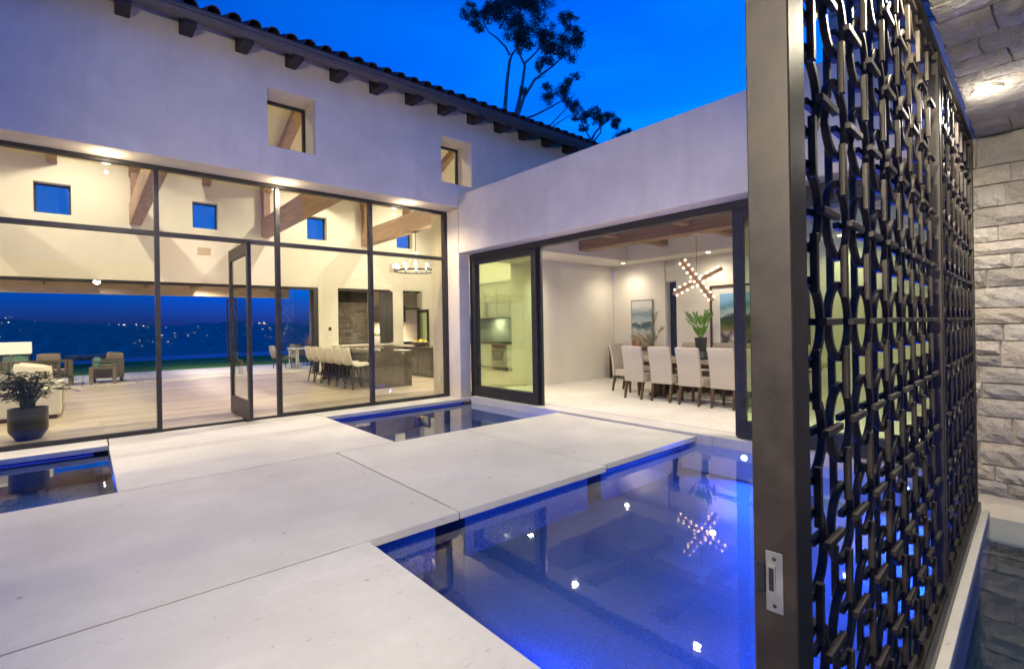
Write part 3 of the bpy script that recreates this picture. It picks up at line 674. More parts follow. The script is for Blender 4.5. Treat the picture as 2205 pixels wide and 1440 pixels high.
pt('open_leaf', G().box(9.98, 10.04, YB - 0.62, YB - 0.53, FL, 2.19).box(9.98, 10.04, YB + 0.08, YB + 0.19, FL, 2.19).box(9.98, 10.04, YB - 0.53, YB + 0.08, 2.07, 2.19).box(9.98, 10.04, YB - 0.53, YB + 0.08, FL, 0.3), 'bronze', sd)
pt('pane', G().box(10.005, 10.015, YB - 0.53, YB + 0.08, 0.3, 2.07), 'pane_g', sd)
pt('pane', G().box(9.33, 10.1, YB + 0.235, YB + 0.245, 2.28, 2.86), 'pane_w', sd)

# --- covered terrace and the rooms glimpsed through the rear wall
terr = thing('terrace_canopy', 'beige soffit and fascia of the covered terrace behind the hall', 'canopy', (0, 20, 3))
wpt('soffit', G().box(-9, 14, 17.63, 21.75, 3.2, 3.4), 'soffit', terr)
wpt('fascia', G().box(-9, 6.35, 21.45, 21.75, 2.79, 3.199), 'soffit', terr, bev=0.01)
for k in range(9):
    wpt('rafter', G().box(-5.2 + 1.35 * k, -5.03 + 1.35 * k, 17.64, 21.44, 3.03, 3.199), 'beam', terr, bev=0.006)
pier = thing('outdoor_fireplace', 'dark stacked stone pier outside the kitchen pass window', 'fireplace', (8.6, 20.2, 0))
pt('core', G().box(-1.7, 0.55, 0.0, 0.5, 0.0, 3.19), 'mortar', pier)
rng = random.Random(8)
for (u0, u1, v0, v1) in ashlar(-1.7, 0.57, 0.03, 2.6, 0.09, 0.18, 0.2, 0.55, rng):
    d = rng.uniform(0.02, 0.05); o = obj('stone', mesh('stone', G().box(u0 + 0.006, u1 - 0.006, -d, 0.0, v0 + 0.006, v1 - 0.006), 'stone', 0.008), pier)
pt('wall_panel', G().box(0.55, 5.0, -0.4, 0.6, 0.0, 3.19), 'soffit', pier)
pt('mantel', G().box(-1.7, 0.57, -0.07, 0.0, 2.602, 3.18), 'tail', pier)

# ================================================================== DINING WING
wing = thing('dining_wing', 'low flat-roofed stucco wing with wide open sliding glass doors', 'building', (6.2, 4.5, 0))
wpt('outer_wall', G().wall('x', XW, 6.275, -0.6, YW - 0.001, -0.05, 4.235, [(0.80, 9.0, -1, 3.03)]), 'plaster', wing, bev=0.02, seg=3)
wpt('parapet_roof', G().box(6.276, 11.6, -0.6, YW - 0.001, 3.9, 4.0), 'plaster', wing)
wpt('partition_wall', G().box(8.3, 11.25, 8.70, 9.205, -0.2, 3.098), 'dinwall', wing, bev=0.004)
wpt('back_wall', G().box(11.25, 11.5, 7.06, 8.699, -0.2, 3.099).box(11.2, 11.5, -0.6, 6.71, -0.2, 3.099).box(11.9, 12.0, 6.2, 7.6, -0.2, 3.099), 'dinwall', wing, bev=0.004)
wpt('end_wall', G().box(6.28, 11.2, -0.6, 0.35, -0.2, 3.099), 'dinwall', wing)
wpt('niche_panel', G().box(11.86, 11.899, 6.5, 7.4, FL, 2.55), 'darkpanel', wing)
wpt('niche_soffit', G().box(11.3, 11.86, 6.715, 7.055, 2.56, 3.09), 'dinwall', wing)
# ceiling with a tray recess
TX0, TX1, TY0, TY1 = 7.0, 10.5, 1.2, 7.65
wpt('ceiling', G().box(6.276, TX0, -0.6, 9.2, 3.1, 3.2).box(TX1, 12.0, -0.6, 9.2, 3.1, 3.2).box(TX0, TX1, TY1, 9.2, 3.1, 3.2).box(TX0, TX1, -0.6, TY0, 3.1, 3.2)
    .box(TX0 - 0.05, TX0, TY0, TY1, 3.2, 3.8).box(TX1, TX1 + 0.05, TY0, TY1, 3.2, 3.8).box(TX0, TX1, TY1, TY1 + 0.05, 3.2, 3.8).box(TX0, TX1, TY0 - 0.05, TY0, 3.2, 3.8).box(TX0, TX1, TY0, TY1, 3.8, 3.88), 'ceil', wing)
wpt('ceiling_beam', G().box(8.64, 8.98, TY0, TY1, 3.2, 3.55), 'beam', wing, bev=0.012)
for yb in (1.75, 3.25, 4.86, 6.48):
    wpt('cross_beam', G().box(TX0, 8.639, yb, yb + 0.16, 3.33, 3.56).box(8.981, TX1, yb, yb + 0.16, 3.33, 3.56), 'beamx', wing, bev=0.008)
# sliding doors
sl = wpt('door_surround', G().box(6.232, 6.38, 0.80, 8.615, 2.925, 3.028).box(6.232, 6.38, 8.56, 8.616, -0.02, 2.924).box(6.232, 6.38, 0.80, 0.86, FL, 2.924), 'bronze', wing, label='dark bronze head track and jambs')
def slider(name, y0, y1, x, lab):
    z0, z1, st, bt = FL + 0.006, 2.923, 0.115, 0.215
    s = wpt(name, G().box(x, x + 0.05, y0, y0 + st, z0, z1).box(x, x + 0.05, y1 - st, y1, z0, z1).box(x, x + 0.05, y0 + st, y1 - st, z0, z0 + bt).box(x, x + 0.05, y0 + st, y1 - st, z1 - st, z1), 'bronze', wing, bev=0.003, label=lab)
    pt('pane', G().box(x + 0.02, x + 0.03, y0 + st, y1 - st, z0 + bt, z1 - st), 'pane_g', s)
slider('sliding_panel', 6.59, 8.555, 6.245, 'leftmost glass panel of the sliding door')
slider('sliding_panel', 6.51, 8.55, 6.31, None)
slider('sliding_panel', 0.87, 2.92, 6.245, 'right-hand glass panel behind the gate post')
slider('sliding_panel', 0.88, 2.97, 6.31, None)

# ================================================================== STONE ENTRY PORTAL
portal = thing('stone_portal', 'stone-clad entry portal beyond the metal gate', 'portal', (5.6, 0.0, 0))
CZ = 2.957; XS = 5.5
def gy(x): return 0.3455 + 0.045 * x      # outer face line of the gate
wpt('wall_core', G().box(XS + 0.03, 6.9, -3.2, 0.62, -0.5, 4.6), 'mortar', portal)
sw = wpt('stone_wall', G().box(XS + 0.012, XS + 0.029, -3.0, 0.62, 0.08, CZ), 'mortar', portal)
rng = random.Random(21)
def rock(axis, u0, u1, v0, v1, d, rng):
    # a split-faced stone: 3 x 3 front grid pushed in and out, closed sides
    g = G(); gap = 0.006; N = 6; M2 = 4; v = []; f = []
    us = [u0 + gap + (u1 - u0 - 2 * gap) * i / (N - 1) for i in range(N)]; ws = [v0 + gap + (v1 - v0 - 2 * gap) * j / (M2 - 1) for j in range(M2)]
    P = (lambda a, q, z: (XS - q, a, z)) if axis == 'w' else (lambda a, q, z: (z, a, CZ - q))
    for j in range(M2):
        for i in range(N):
            e = i in (0, N - 1) or j in (0, M2 - 1)
            v.append(P(us[i] + rng.uniform(-0.004, 0.004), d * (rng.uniform(0.35, 0.7) if e else rng.uniform(0.7, 1.5)), ws[j] + rng.uniform(-0.004, 0.004)))
    b = len(v)
    for (i, j) in ((0, 0), (N - 1, 0), (N - 1, M2 - 1), (0, M2 - 1)): v.append(P(us[i], -0.02, ws[j]))
    for j in range(M2 - 1):
        for i in range(N - 1): f.append((j * N + i, j * N + i + 1, (j + 1) * N + i + 1, (j + 1) * N + i))
    f.append((b, b + 1) + tuple(range(N - 1, -1, -1))); f.append((b + 2, b + 3) + tuple(range((M2 - 1) * N, M2 * N)))
    f.append((b + 3, b) + tuple(j * N for j in range(M2))); f.append((b + 1, b + 2) + tuple(j * N + N - 1 for j in range(M2 - 1, -1, -1)))
    return g.add(v, f)
for q in ashlar(-1.6, 0.618, 0.08, CZ - 0.002, 0.10, 0.21, 0.2, 0.5, rng):
    obj('stone', mesh('stone', rock('w', *q, rng.uniform(0.022, 0.04), rng), 'stone'), sw)
wpt('plinth', G().box(XS + 0.005, XS + 0.0299, -3.0, 0.62, -0.295, 0.079), 'plaster', portal)
pc = wpt('stone_ceiling', G().add([(-3.0, -3.2, CZ + 0.004), (XS + 0.5, -3.2, CZ + 0.004), (XS + 0.5, gy(XS) - 0.0, CZ + 0.004), (-3.0, gy(-3.0), CZ + 0.004),
      (-3.0, -3.2, CZ + 0.5), (XS + 0.5, -3.2, CZ + 0.5), (XS + 0.5, gy(XS) - 0.0, CZ + 0.5), (-3.0, gy(-3.0), CZ + 0.5)],
      [(3, 2, 1, 0), (4, 5, 6, 7), (0, 1, 5, 4), (1, 2, 6, 5), (2, 3, 7, 6), (3, 0, 4, 7)]), 'stone_lit', portal)
for (u0, u1, v0, v1) in ashlar(-1.0, 0.60, 1.2, XS - 0.03, 0.16, 0.36, 0.18, 0.5, rng):
    lim_ = gy((v0 + v1) / 2) - 0.012
    if u0 > lim_ - 0.03: continue
    if math.hypot((u0 + u1) / 2 - 0.40, (v0 + v1) / 2 - 4.33) < 0.02: continue
    o = obj('stone', mesh('stone', rock('c', u0, min(u1, lim_), v0, v1, rng.uniform(0.008, 0.016), rng), 'stone_lit'), pc)
tow = wpt('upper_block', G().box(6.9, 9.5, -3.2, 2.02, 4.0, 7.4), 'mortar', portal)
rng = random.Random(31)
for (u0, u1, v0, v1) in ashlar(0.3, 2.02, 4.0, 7.4, 0.16, 0.3, 0.3, 0.7, rng):
    d = rng.uniform(0.02, 0.04); obj('stone', mesh('stone', G().box(6.9 - d, 6.9, u0 + 0.006, u1 - 0.006, v0 + 0.006, v1 - 0.006), 'stone', 0.01), tow)
# channel of water outside the gate, white kerb between
struct('outer_channel_bed', G().box(1.9, XS + 0.02, -3.0, 0.40, -0.7, -0.52), 'pool_dark')
struct('outer_channel_water', G().add([(1.9, -3.0, -0.33), (XS + 0.01, -3.0, -0.33), (XS + 0.01, gy(XS) - 0.05, -0.33), (1.9, gy(1.9) - 0.05, -0.33)], [(0, 1, 2, 3)]), 'water_out')
pt('pebble_band', G().box(XS + 0.002 - 5.6, XS + 0.0299 - 5.6, -3.0, 0.615, -0.5, -0.2955), 'pool_dark', portal)
def strip(y0, y1, z0, z1, xa=1.45, xb=XS):
    return G().hexa([(xa, gy(xa) + y0, z0), (xb, gy(xb) + y0, z0), (xb, gy(xb) + y1, z0), (xa, gy(xa) + y1, z0)], [(xa, gy(xa) + y0, z1), (xb, gy(xb) + y0, z1), (xb, gy(xb) + y1, z1), (xa, gy(xa) + y1, z1)])
kerb = tag(obj('white_kerb', mesh('white_kerb', strip(-0.058, -0.012, -0.6, -0.045), 'lime', 0.003)), 'slim white stone kerb along the foot of the gate', 'kerb')
gbase = tag(obj('gate_sill', mesh('gate_sill', strip(-0.011, 0.10, -0.6, 0.008), 'charcoal', 0.003)), 'grey stone sill under the metal gate', 'sill')

# ================================================================== ORNAMENTAL GATE
gate = thing('metal_gate', 'blackened steel gate of rings and short link bars', 'gate', (1.10, gy(1.10), 0.0), math.atan(0.045))
GL = (5.44 - 1.10) / math.cos(math.atan(0.045)); T = 0.086; YR = 0.035
pt('post', G().box(0, 0.10, 0, T, 0.0, 3.05).box(0.1, 0.115, 0.012, T - 0.012, 0.0, 3.05), 'gate', gate, bev=0.003, label='flat steel latch post at the near end')
pt('stile', G().box(2.375, 2.43, 0.004, 0.066, 0.009, 2.93), 'gate', gate, bev=0.003)
pt('stile', G().box(GL - 0.06, GL, 0.004, 0.066, 0.009, 2.93), 'gate', gate, bev=0.003)
pt('rail', G().box(0.1155, GL, 0.004, 0.066, 2.931, 2.955), 'gate', gate, bev=0.002)
pt('rail', G().box(0.1155, 2.374, 0.008, 0.062, 0.009, 0.03).box(2.431, GL - 0.061, 0.008, 0.062, 0.009, 0.03), 'gate', gate, bev=0.002)
PX, PZ, Z0 = 0.2645, 0.277, 1.497
RR = 0.1005; ringm = mesh('ring', G().ring(RR, 0.02, 0.018, 44), 'gate', 0.002)
LK = 0.143; fy = 0.009 + 0.008
vlm = mesh('vertical_link', G().box(-0.0095, 0.0095, -fy - 0.008, -fy + 0.008, -LK / 2, LK / 2).box(-0.0095, 0.0095, fy - 0.008, fy + 0.008, -LK / 2, LK / 2), 'gate', 0.0015)
hlm = mesh('horizontal_link', G().box(-LK / 2, LK / 2, -fy - 0.008, -fy + 0.008, -0.009, 0.009).box(-LK / 2, LK / 2, fy - 0.008, fy + 0.008, -0.009, 0.009), 'gate', 0.0015)
wlm = mesh('web_plate', G().box(-0.013, 0.013, -0.008, 0.008, -(PZ - 2 * RR) / 2 - 0.004, (PZ - 2 * RR) / 2 + 0.004), 'gate')
cols = [1.316 - 1.10 + PX * k for k in range(8)] + [3.672 - 1.10 + PX * k for k in range(7)]
rng = random.Random(4)
for ci, cx in enumerate(cols):
    for k in range(-5, 6):
        z = Z0 + PZ * k
        j = lambda a: rng.uniform(-a, a)
        obj('ring', ringm, gate, (cx, YR, z), (0, j(0.1), 0))
        obj('horizontal_link', hlm, gate, (cx + PX / 2, YR + j(0.0005), z + j(0.001)), (0, j(0.006), j(0.004)))
        if k < 5: obj('vertical_link', vlm, gate, (cx + j(0.001), YR - 0.0004, z + PZ / 2 + j(0.002)), (0, j(0.006), 0))
sp = pt('strike_plate', G().box(-0.003, -0.0003, 0.026, 0.060, 0.886, 1.013).box(-0.006, -0.003, 0.040, 0.056, 0.925, 0.985), 'plate', gate, bev=0.0006, label='brushed steel strike plate on the latch post')
pt('latch_hole_shade', G().box(-0.0066, -0.0062, 0.043, 0.053, 0.931, 0.979), 'blackm', sp)  # black sheet standing in for the shade inside the latch hole
pt('keeper', G().box(-0.009, -0.0004, 0.0605, 0.079, 0.925, 0.99), 'blackm', sp, bev=0.002)
for z in (0.90, 0.999): 
    s_ = pt('screw', G().lathe([(0.0042, 0), (0.0042, 0.0012), (0.002, 0.002)], 14), 'blackm', sp); s_.location = (-0.003, 0.043, z); s_.rotation_euler = (0, -math.pi / 2, 0)

# ================================================================== LIGHT FITTINGS
g1 = 'downlights in the soffit over the glass front'
for x, nm in ((-2.08, 'recessed soffit downlight beyond the left edge of the glass front'), (0.25, 'glowing soffit downlight above the left fixed pane'),
              (2.56, 'glowing soffit downlight above the pivot door mullion'), (4.87, 'glowing soffit downlight near the inner corner')):
    downlight((x, 8.83, SOF), 26, nm, g1, 0.055, 150, 0.8, (1.0, 0.86, 0.66), ceiling_fill=0.7)
downlight((4.33, 0.40, CZ - 0.018), 13, 'bright round downlight in the stone portal ceiling', None, 0.05, 165, 0.6, (1.0, 0.92, 0.8), ceiling_fill=0.4)
for k, (x, aim, e, sp) in enumerate(((2.6, (0, 0.2, -1), 8, 170), (0.24, (0.18, 0.95, -0.12), 24, 130), (-1.75, (0.86, 0.52, 0.03), 125, 112))):  # second and third are unseen lamps added to light the court
    downlight((x, gy(x) - 0.13, CZ - 0.012), e, ('downlight in the portal ceiling just inside the gate', 'added out-of-view adjustable downlight over the gate opening', 'added out-of-view adjustable downlight at the far left of the portal ceiling')[k], None, 0.075, sp, 0.5, (1.0, 0.90, 0.66), aim, ceiling_fill=(0.7, 0, 0)[k])
g2 = 'downlights in the hall ceiling'
k = 0
for x in (-4.0, -0.2, 2.7, 5.7, 9.2):
    for y in (10.9, 15.4):
        z = slope(y) - 0.01
        downlight((x, y, z), 50, 'recessed downlight in the vaulted hall ceiling, %s on the %s slope' % (('leftmost', 'second from the left', 'above the pivot door', 'above the bar stools', 'above the kitchen end')[k // 2], ('front', 'rear')[k % 2]), g2, 0.07, 165, 0.7); k += 1
g3 = 'downlights in the dining ceiling'
for x, y, lb in ((7.6, 8.3, 'by the kitchen passage'), (10.72, 7.95, 'washing the seascape wall'), (10.72, 5.6, 'above the left of the landscape print'), (10.72, 3.0, 'above the right of the landscape print'), (6.75, 6.2, 'inside the left end of the door opening'), (6.75, 3.8, 'inside the right end of the door opening'), (6.75, 1.8, 'behind the right sliding panel'), (8.7, 0.8, 'above the sideboard')):
    downlight((x, y, 3.098), 6.5 if x > 10 else 21, 'recessed dining room downlight ' + lb, g3, 0.055, 150, 1.0)
g5 = 'downlights in the terrace soffit'
for x in (-3.0, 0.35, 3.1, 7.4, 10.0):
    downlight((x, 20.5, 3.198), 60, 'recessed terrace downlight ' + ('at the far left of the soffit', 'above the wicker chair', 'left of the pivot door gap', 'outside the pass window', 'outside the side door')[(-3.0, 0.35, 3.1, 7.4, 10.0).index(x)], g5, 0.035, 165, 0.7)
# blue underwater lamps and LED strips
def poollamp(loc, direc, energy, label):
    t = thing('pool_light', label, 'pool light', loc, 0, 'blue underwater lights')
    d = Vector(direc).normalized(); q = d.to_track_quat('Z', 'Y').to_euler()
    a = pt('bezel', G().lathe([(0.05, 0.0), (0.052, 0.01), (0.042, 0.016)], 24), 'steel', t, smooth=True); a.rotation_euler = q
    a = pt('lens', G().lathe([(0.041, 0.0145), (0.03, 0.02), (0.0, 0.022)], 24), 'bluelens', t, smooth=True); a.rotation_euler = q
    light('lamp', 'SPOT', Vector((0, 0, 0)) + d * 0.04, energy, (0.01, 0.08, 1.0), t, 0.03, 170, 0.7, direc)
poollamp((6.135, 2.78, -0.17), (-1, -0.1, -0.12), 14, 'blue pool light on the kerb beside the right-hand sliding door')
poollamp((6.135, 1.2, -0.17), (-1, 0.1, -0.12), 20, 'blue pool light on the kerb behind the gate')
poollamp((6.135, 6.05, -0.17), (-1, 0.35, -0.12), 20, 'blue pool light at the corner of the far pool')
poollamp((1.62, 1.9, -0.22), (1, 0.2, -0.15), 11, 'blue pool light below the near paving edge')
poollamp((2.7, 0.60, -0.26), (0, 1, -0.1), 21, 'added hidden blue pool light on the sill below the near gate leaf')  # this and the next are hidden lamps added to brighten the near pool
poollamp((4.5, 0.68, -0.26), (0, 1, -0.1), 21, 'added hidden blue pool light on the sill below the far gate leaf')
poollamp((0.30, 7.3, -0.2), (-1, -0.2, -0.1), 14, 'blue pool light below the paving at the left pool')
poollamp((3.0, 7.2, -0.2), (1, 0.1, -0.1), 16, 'blue pool light below the paving at the far pool')
def led(name_label, g): tag(obj('led_strip', mesh('led_strip', g, 'blue')), name_label, 'led strip', 'blue led strips under the paving')
led('blue led strip under the edge of the far pool by the glass front', G().box(3.2, 6.0, 8.63, 8.64, -0.09, -0.07))
led('blue led strip under the edge of the left pool', G().box(-4.4, 0.05, 8.63, 8.64, -0.09, -0.07))
led('blue led strip under the long paving edge of the near pool', G().box(2.4, 5.95, 3.47, 3.478, -0.09, -0.07))

# ================================================================== FURNITURE AND FITTINGS
def sheet(prof, wid, th, curl=0.0, n=7, side=0.0):
    """upholstered shell: prof list of (y, z); wid list of widths; th thickness; curl lifts the sides"""
    P = [Vector((0, y, z)) for y, z in prof]; top = []; bot = []
    for i, p in enumerate(P):
        d = (P[min(i + 1, len(P) - 1)] - P[max(i - 1, 0)]).normalized(); nn = Vector((0, -d.z, d.y))
        w_ = wid[i] if isinstance(wid, (list, tuple)) else wid
        a = []; b = []
        for k in range(n):
            u = -1 + 2 * k / (n - 1); c = curl * u * u
            q = Vector((u * w_ / 2, 0, 0)) + p + nn * c
            e = 0.55 if k in (0, n - 1) or i in (0, len(P) - 1) else 1.0
            a.append(q + nn * th / 2 * e); b.append(q - nn * th / 2 * e)
        top.append(a); bot.append(b)
    v = [x for r in top for x in r] + [x for r in bot for x in r]; m = len(P); o = m * n; f = []
    for i in range(m - 1):
        for k in range(n - 1):
            f.append((i * n + k, i * n + k + 1, (i + 1) * n + k + 1, (i + 1) * n + k)); f.append((o + i * n + k, o + (i + 1) * n + k, o + (i + 1) * n + k + 1, o + i * n + k + 1))
        f.append((i * n, (i + 1) * n, o + (i + 1) * n, o + i * n)); f.append((i * n + n - 1, o + i * n + n - 1, o + (i + 1) * n + n - 1, (i + 1) * n + n - 1))
    for k in range(n - 1):
        f.append((k, o + k, o + k + 1, k + 1)); t = (m - 1) * n; f.append((t + k, t + k + 1, o + t + k + 1, o + t + k))
    return G().add(v, f)

# --- dining chairs (back at local -y)
def make_dining_chair(label, group):
    t = thing('dining_chair', label, 'chair', (0, 0, 0), 0, group)
    pt('backrest', sheet([(-0.195, 0.34), (-0.205, 0.5), (-0.225, 0.7), (-0.262, 0.9), (-0.29, 1.0), (-0.30, 1.03)], [0.43, 0.435, 0.44, 0.445, 0.445, 0.43], 0.085, 0.0, 5), 'linen', t, smooth=True)
    pt('seat', G().box(-0.215, 0.215, -0.16, 0.25, 0.34, 0.485), 'linen', t, bev=0.028, seg=3, smooth=True)
    for s in (-1, 1):
        pt('leg', G().bar((s * 0.185, 0.21, 0.342), (s * 0.19, 0.215, 0.0), 0.05, 0.05, 0.034, 0.034), 'darkwood', t, bev=0.003)
        pt('leg', G().bar((s * 0.185, -0.17, 0.345), (s * 0.188, -0.215, 0.17), 0.05, 0.05, 0.042, 0.042).bar((s * 0.188, -0.215, 0.171), (s * 0.19, -0.25, 0.0), 0.042, 0.042, 0.032, 0.032), 'darkwood', t)
    return t
FZ = FL
near = [5.83, 5.24, 4.635, 4.045, 3.44]
labs = ['oatmeal upholstered dining chair, first of the near row beside the head chair', 'oatmeal dining chair, second of the near row from the left', 'oatmeal dining chair in front of the green fern vase, third of the near row',
        'oatmeal dining chair at the edge of the right glass panel, fourth of the near row', 'oatmeal dining chair of the near row hidden behind the gate post']
ch = make_dining_chair(labs[0], 'dining chairs'); rz = -math.pi / 2       # local +y faces +x
ch.location = (8.36, near[0], FZ); ch.rotation_euler = (0, 0, rz)
for k in range(1, 5): dup(ch, (8.36 + (0.02, -0.015, 0.01, 0.0)[k - 1], near[k], FZ), rz + R((2.2, -1.6, 1.2, -2)[k - 1]), labs[k])
dup(ch, (9.0, 6.62, FZ), math.pi, 'oatmeal dining chair at the left head of the table')
fl = ['oatmeal dining chair on the far side, leftmost of the far row', 'oatmeal dining chair on the far side behind the fern vase', 'oatmeal dining chair on the far side near the landscape print', 'oatmeal dining chair on the far side behind the gate post']
for k, y in enumerate((5.72, 5.0, 4.3, 3.55)): dup(ch, (9.86, y, FZ), math.pi / 2, fl[k])
# --- dining table
t = thing('dining_table', 'long dark wood dining table between the oatmeal chairs', 'table', (9.05, 4.65, FZ))
pt('tabletop', G().box(-0.52, 0.52, -1.85, 1.68, 0.70, 0.765), 'greywood', t, bev=0.006)
pt('apron', G().box(-0.42, 0.42, -1.7, 1.5, 0.62, 0.699), 'darkwood', t, bev=0.004)
for y in (-1.2, 1.1): pt('pedestal', G().box(-0.30, 0.30, y - 0.09, y + 0.09, 0.06, 0.619).box(-0.36, 0.36, y - 0.11, y + 0.11, 0.0, 0.059), 'darkwood', t, bev=0.006)
pt('stretcher', G().box(-0.05, 0.05, -1.1, 1.0, 0.12, 0.22), 'darkwood', t, bev=0.004)
# --- fern vase
t = thing('fern_vase', 'square charcoal vase of bright green ferns on the dining table', 'vase', (9.0, 4.88, FZ + 0.766))
pt('vase', G().hexa([(-0.07, -0.07, 0.16), (0.07, -0.07, 0.16), (0.07, 0.07, 0.16), (-0.07, 0.07, 0.16)], [(-0.085, -0.085, 0.42), (0.085, -0.085, 0.42), (0.085, 0.085, 0.42), (-0.085, 0.085, 0.42)]).lathe([(0.16, 0.0), (0.17, 0.03), (0.13, 0.15), (0.1, 0.159)], 8), 'charcoal', t, bev=0.004)
g = G(); rng = random.Random(14)
def frond(g, base, tip, wdt, n, rng, droop=0.0, pair=True):
    b = Vector(base); e = Vector(tip); ax = (e - b)
    sx = ax.cross(Vector((0, 0, 1)));  sx = sx.normalized() if sx.length > 1e-3 else Vector((1, 0, 0)); ny = ax.normalized().cross(sx)
    P = lambda q: b + ax * q + Vector((0, 0, -droop * q * q))
    g.tube([P(i / 5) for i in range(6)], [0.006 * (1 - 0.12 * i) for i in range(6)], 4)
    for i in range(n):
        q = 0.18 + 0.82 * (i + 0.5) / n; L = wdt * math.sin(math.pi * min(1, 0.12 + 0.9 * (1 - abs(q - 0.55) * 1.4))) ; p = P(q)
        for s in (-1, 1):
            d = (sx * s + ax.normalized() * 0.75 + ny * rng.uniform(-0.25, 0.25)).normalized(); c = d.cross(ny).normalized() * 0.011
            g.add([p, p + d * L * 0.5 + c, p + d * L, p + d * L * 0.5 - c], [(0, 1, 2, 3)])
for k in range(15):
    a = 2 * math.pi * k / 15 + rng.uniform(-0.2, 0.2); sp_ = rng.uniform(0.12, 0.40); h = rng.uniform(0.34, 0.52)
    frond(g, (0.02 * math.cos(a), 0.02 * math.sin(a), 0.40), (sp_ * math.cos(a), sp_ * math.sin(a), 0.42 + h), 0.075, 24, rng)
pt('fronds', g, 'green', t)
# --- console with palm vase, pictures
t = thing('console_table', 'dark console table below the seascape picture', 'console', (11.02, 7.85, FZ))
pt('top', G().box(-0.2, 0.2, -0.72, 0.72, 0.79, 0.83), 'darkwood', t, bev=0.004)
for y in (-0.66, 0.66):
    for x in (-0.17, 0.17): pt('leg', G().box(x - 0.025, x + 0.025, y - 0.025, y + 0.025, 0, 0.789), 'darkwood', t)
pt('shelf', G().box(-0.18, 0.18, -0.63, 0.63, 0.2, 0.23), 'darkwood', t)
t = thing('palm_vase', 'clear vase of arching palm fronds on the console', 'vase', (11.0, 7.32, FZ + 0.831))
pt('vase', G().lathe([(0.05, 0.0), (0.065, 0.03), (0.06, 0.12), (0.035, 0.26), (0.042, 0.28)], 16), 'clearglass', t, smooth=True)
g = G()
for (dx, dy, h, dr_) in ((-0.05, -0.14, 0.95, 0.06), (-0.1, 0.5, 0.62, 0.35), (-0.15, 0.3, 0.55, 0.2), (0.05, -0.3, 0.7, 0.2), (-0.2, 0.12, 0.8, 0.15)):
    frond(g, (0, 0, 0.05), (dx, dy, h), 0.17, 15, rng, dr_)
pt('fronds', g, 'palmg', t)
t = thing('bronze_ornament', 'small bronze ring ornament on the console behind the first chair', 'ornament', (10.98, 7.75, FZ + 0.831))
pt('base', G().box(-0.05, 0.05, -0.09, 0.09, 0.0, 0.03), 'charcoal', t, bev=0.003); o = pt('ring', G().ring(0.1, 0.03, 0.04, 24), 'copper', t); o.location = (0, 0, 0.142); o.rotation_euler = (0, 0, math.pi / 2)
t = thing('seascape_picture', 'framed misty seascape painting above the console', 'picture', (11.249, 7.735, 1.5))
pt('frame', G().box(-0.045, 0, -0.33, -0.32, -0.63, 0.63).box(-0.045, 0, 0.32, 0.335, -0.63, 0.63).box(-0.045, 0, -0.32, 0.32, 0.615, 0.63).box(-0.045, 0, -0.32, 0.32, -0.63, -0.615), 'greywood', t)
pt('canvas', G().box(-0.036, -0.005, -0.318, 0.318, -0.613, 0.613), 'sea', t)
t = thing('landscape_picture', 'large dark-framed river landscape print with a wide white mat', 'picture', (11.199, 4.75, 1.42))
W_, H_ = 1.06, 0.94
pt('frame', G().box(-0.05, 0, -W_, -W_ + 0.05, -H_, H_).box(-0.05, 0, W_ - 0.05, W_, -H_, H_).box(-0.05, 0, -W_ + 0.05, W_ - 0.05, H_ - 0.05, H_).box(-0.05, 0, -W_ + 0.05, W_ - 0.05, -H_, -H_ + 0.05), 'darkwood', t)
pt('mat', G().box(-0.03, -0.004, -W_ + 0.051, W_ - 0.051, -H_ + 0.051, H_ - 0.051), 'white', t)
pt('print', G().box(-0.034, -0.0305, -W_ + 0.24, W_ - 0.24, -H_ + 0.24, H_ - 0.2), 'land', t)
# --- timber cross pendant
t = thing('cross_pendant', 'crossed timber bar pendant with globe bulbs over the dining table', 'pendant lamp', (8.81, 4.84, 3.199))
pt('canopy', G().lathe([(0.075, -0.02), (0.075, -0.002), (0.07, 0.0)], 20), 'steel', t)
pt('cord', G().tube([(0, 0, -0.02), (0, 0, -0.88)], 0.004, 6), 'blackm', t)
CEN = Vector((0, 0, -0.90))
bulbm = mesh('bulb', G().sphere((0, 0, 0), 0.021, 10, 7), 'bulb', smooth=True)
for (a, b_) in (((0.0, 0.50, -0.22), (0.05, -0.47, 0.19)), ((-0.25, 0.18, 0.40), (0.22, -0.2, -0.38))):
    a = CEN + Vector(a); b_ = CEN + Vector(b_); br = pt('bar', G().bar(a, b_, 0.06, 0.06), 'beam', t, bev=0.004)
    d = (b_ - a).normalized(); sx = d.cross(Vector((1, 0, 0))); sx = sx.normalized() if sx.length > 0.3 else d.cross(Vector((0, 1, 0))).normalized(); sy = d.cross(sx)
    for i in range(9):
        q = a + (b_ - a) * ((i + 0.5) / 9)
        for s in (sx, -sx): obj('bulb', bulbm, br, q + s * 0.062)
light('lamp', 'POINT', (0, 0, -0.9), 30, (1.0, 0.8, 0.55), t, 0.025)
# --- built-in sideboard at the right end of the dining room
t = thing('sideboard', 'pale built-in sideboard at the right end of the dining room', 'sideboard', (8.9, 0.36, FZ))
pt('carcass', G().box(-1.6, 1.6, 0.0, 0.5, 0.08, 0.9).box(-1.55, 1.55, 0.0, 0.44, 0.0, 0.079), 'cab', t, bev=0.003)
for k in range(5): pt('door_front', G().box(-1.58 + 0.635 * k, -0.965 + 0.635 * k, 0.501, 0.52, 0.1, 0.88), 'cab', t, bev=0.003)
pt('worktop', G().box(-1.63, 1.63, 0.0, 0.54, 0.901, 0.94), 'white', t, bev=0.003)

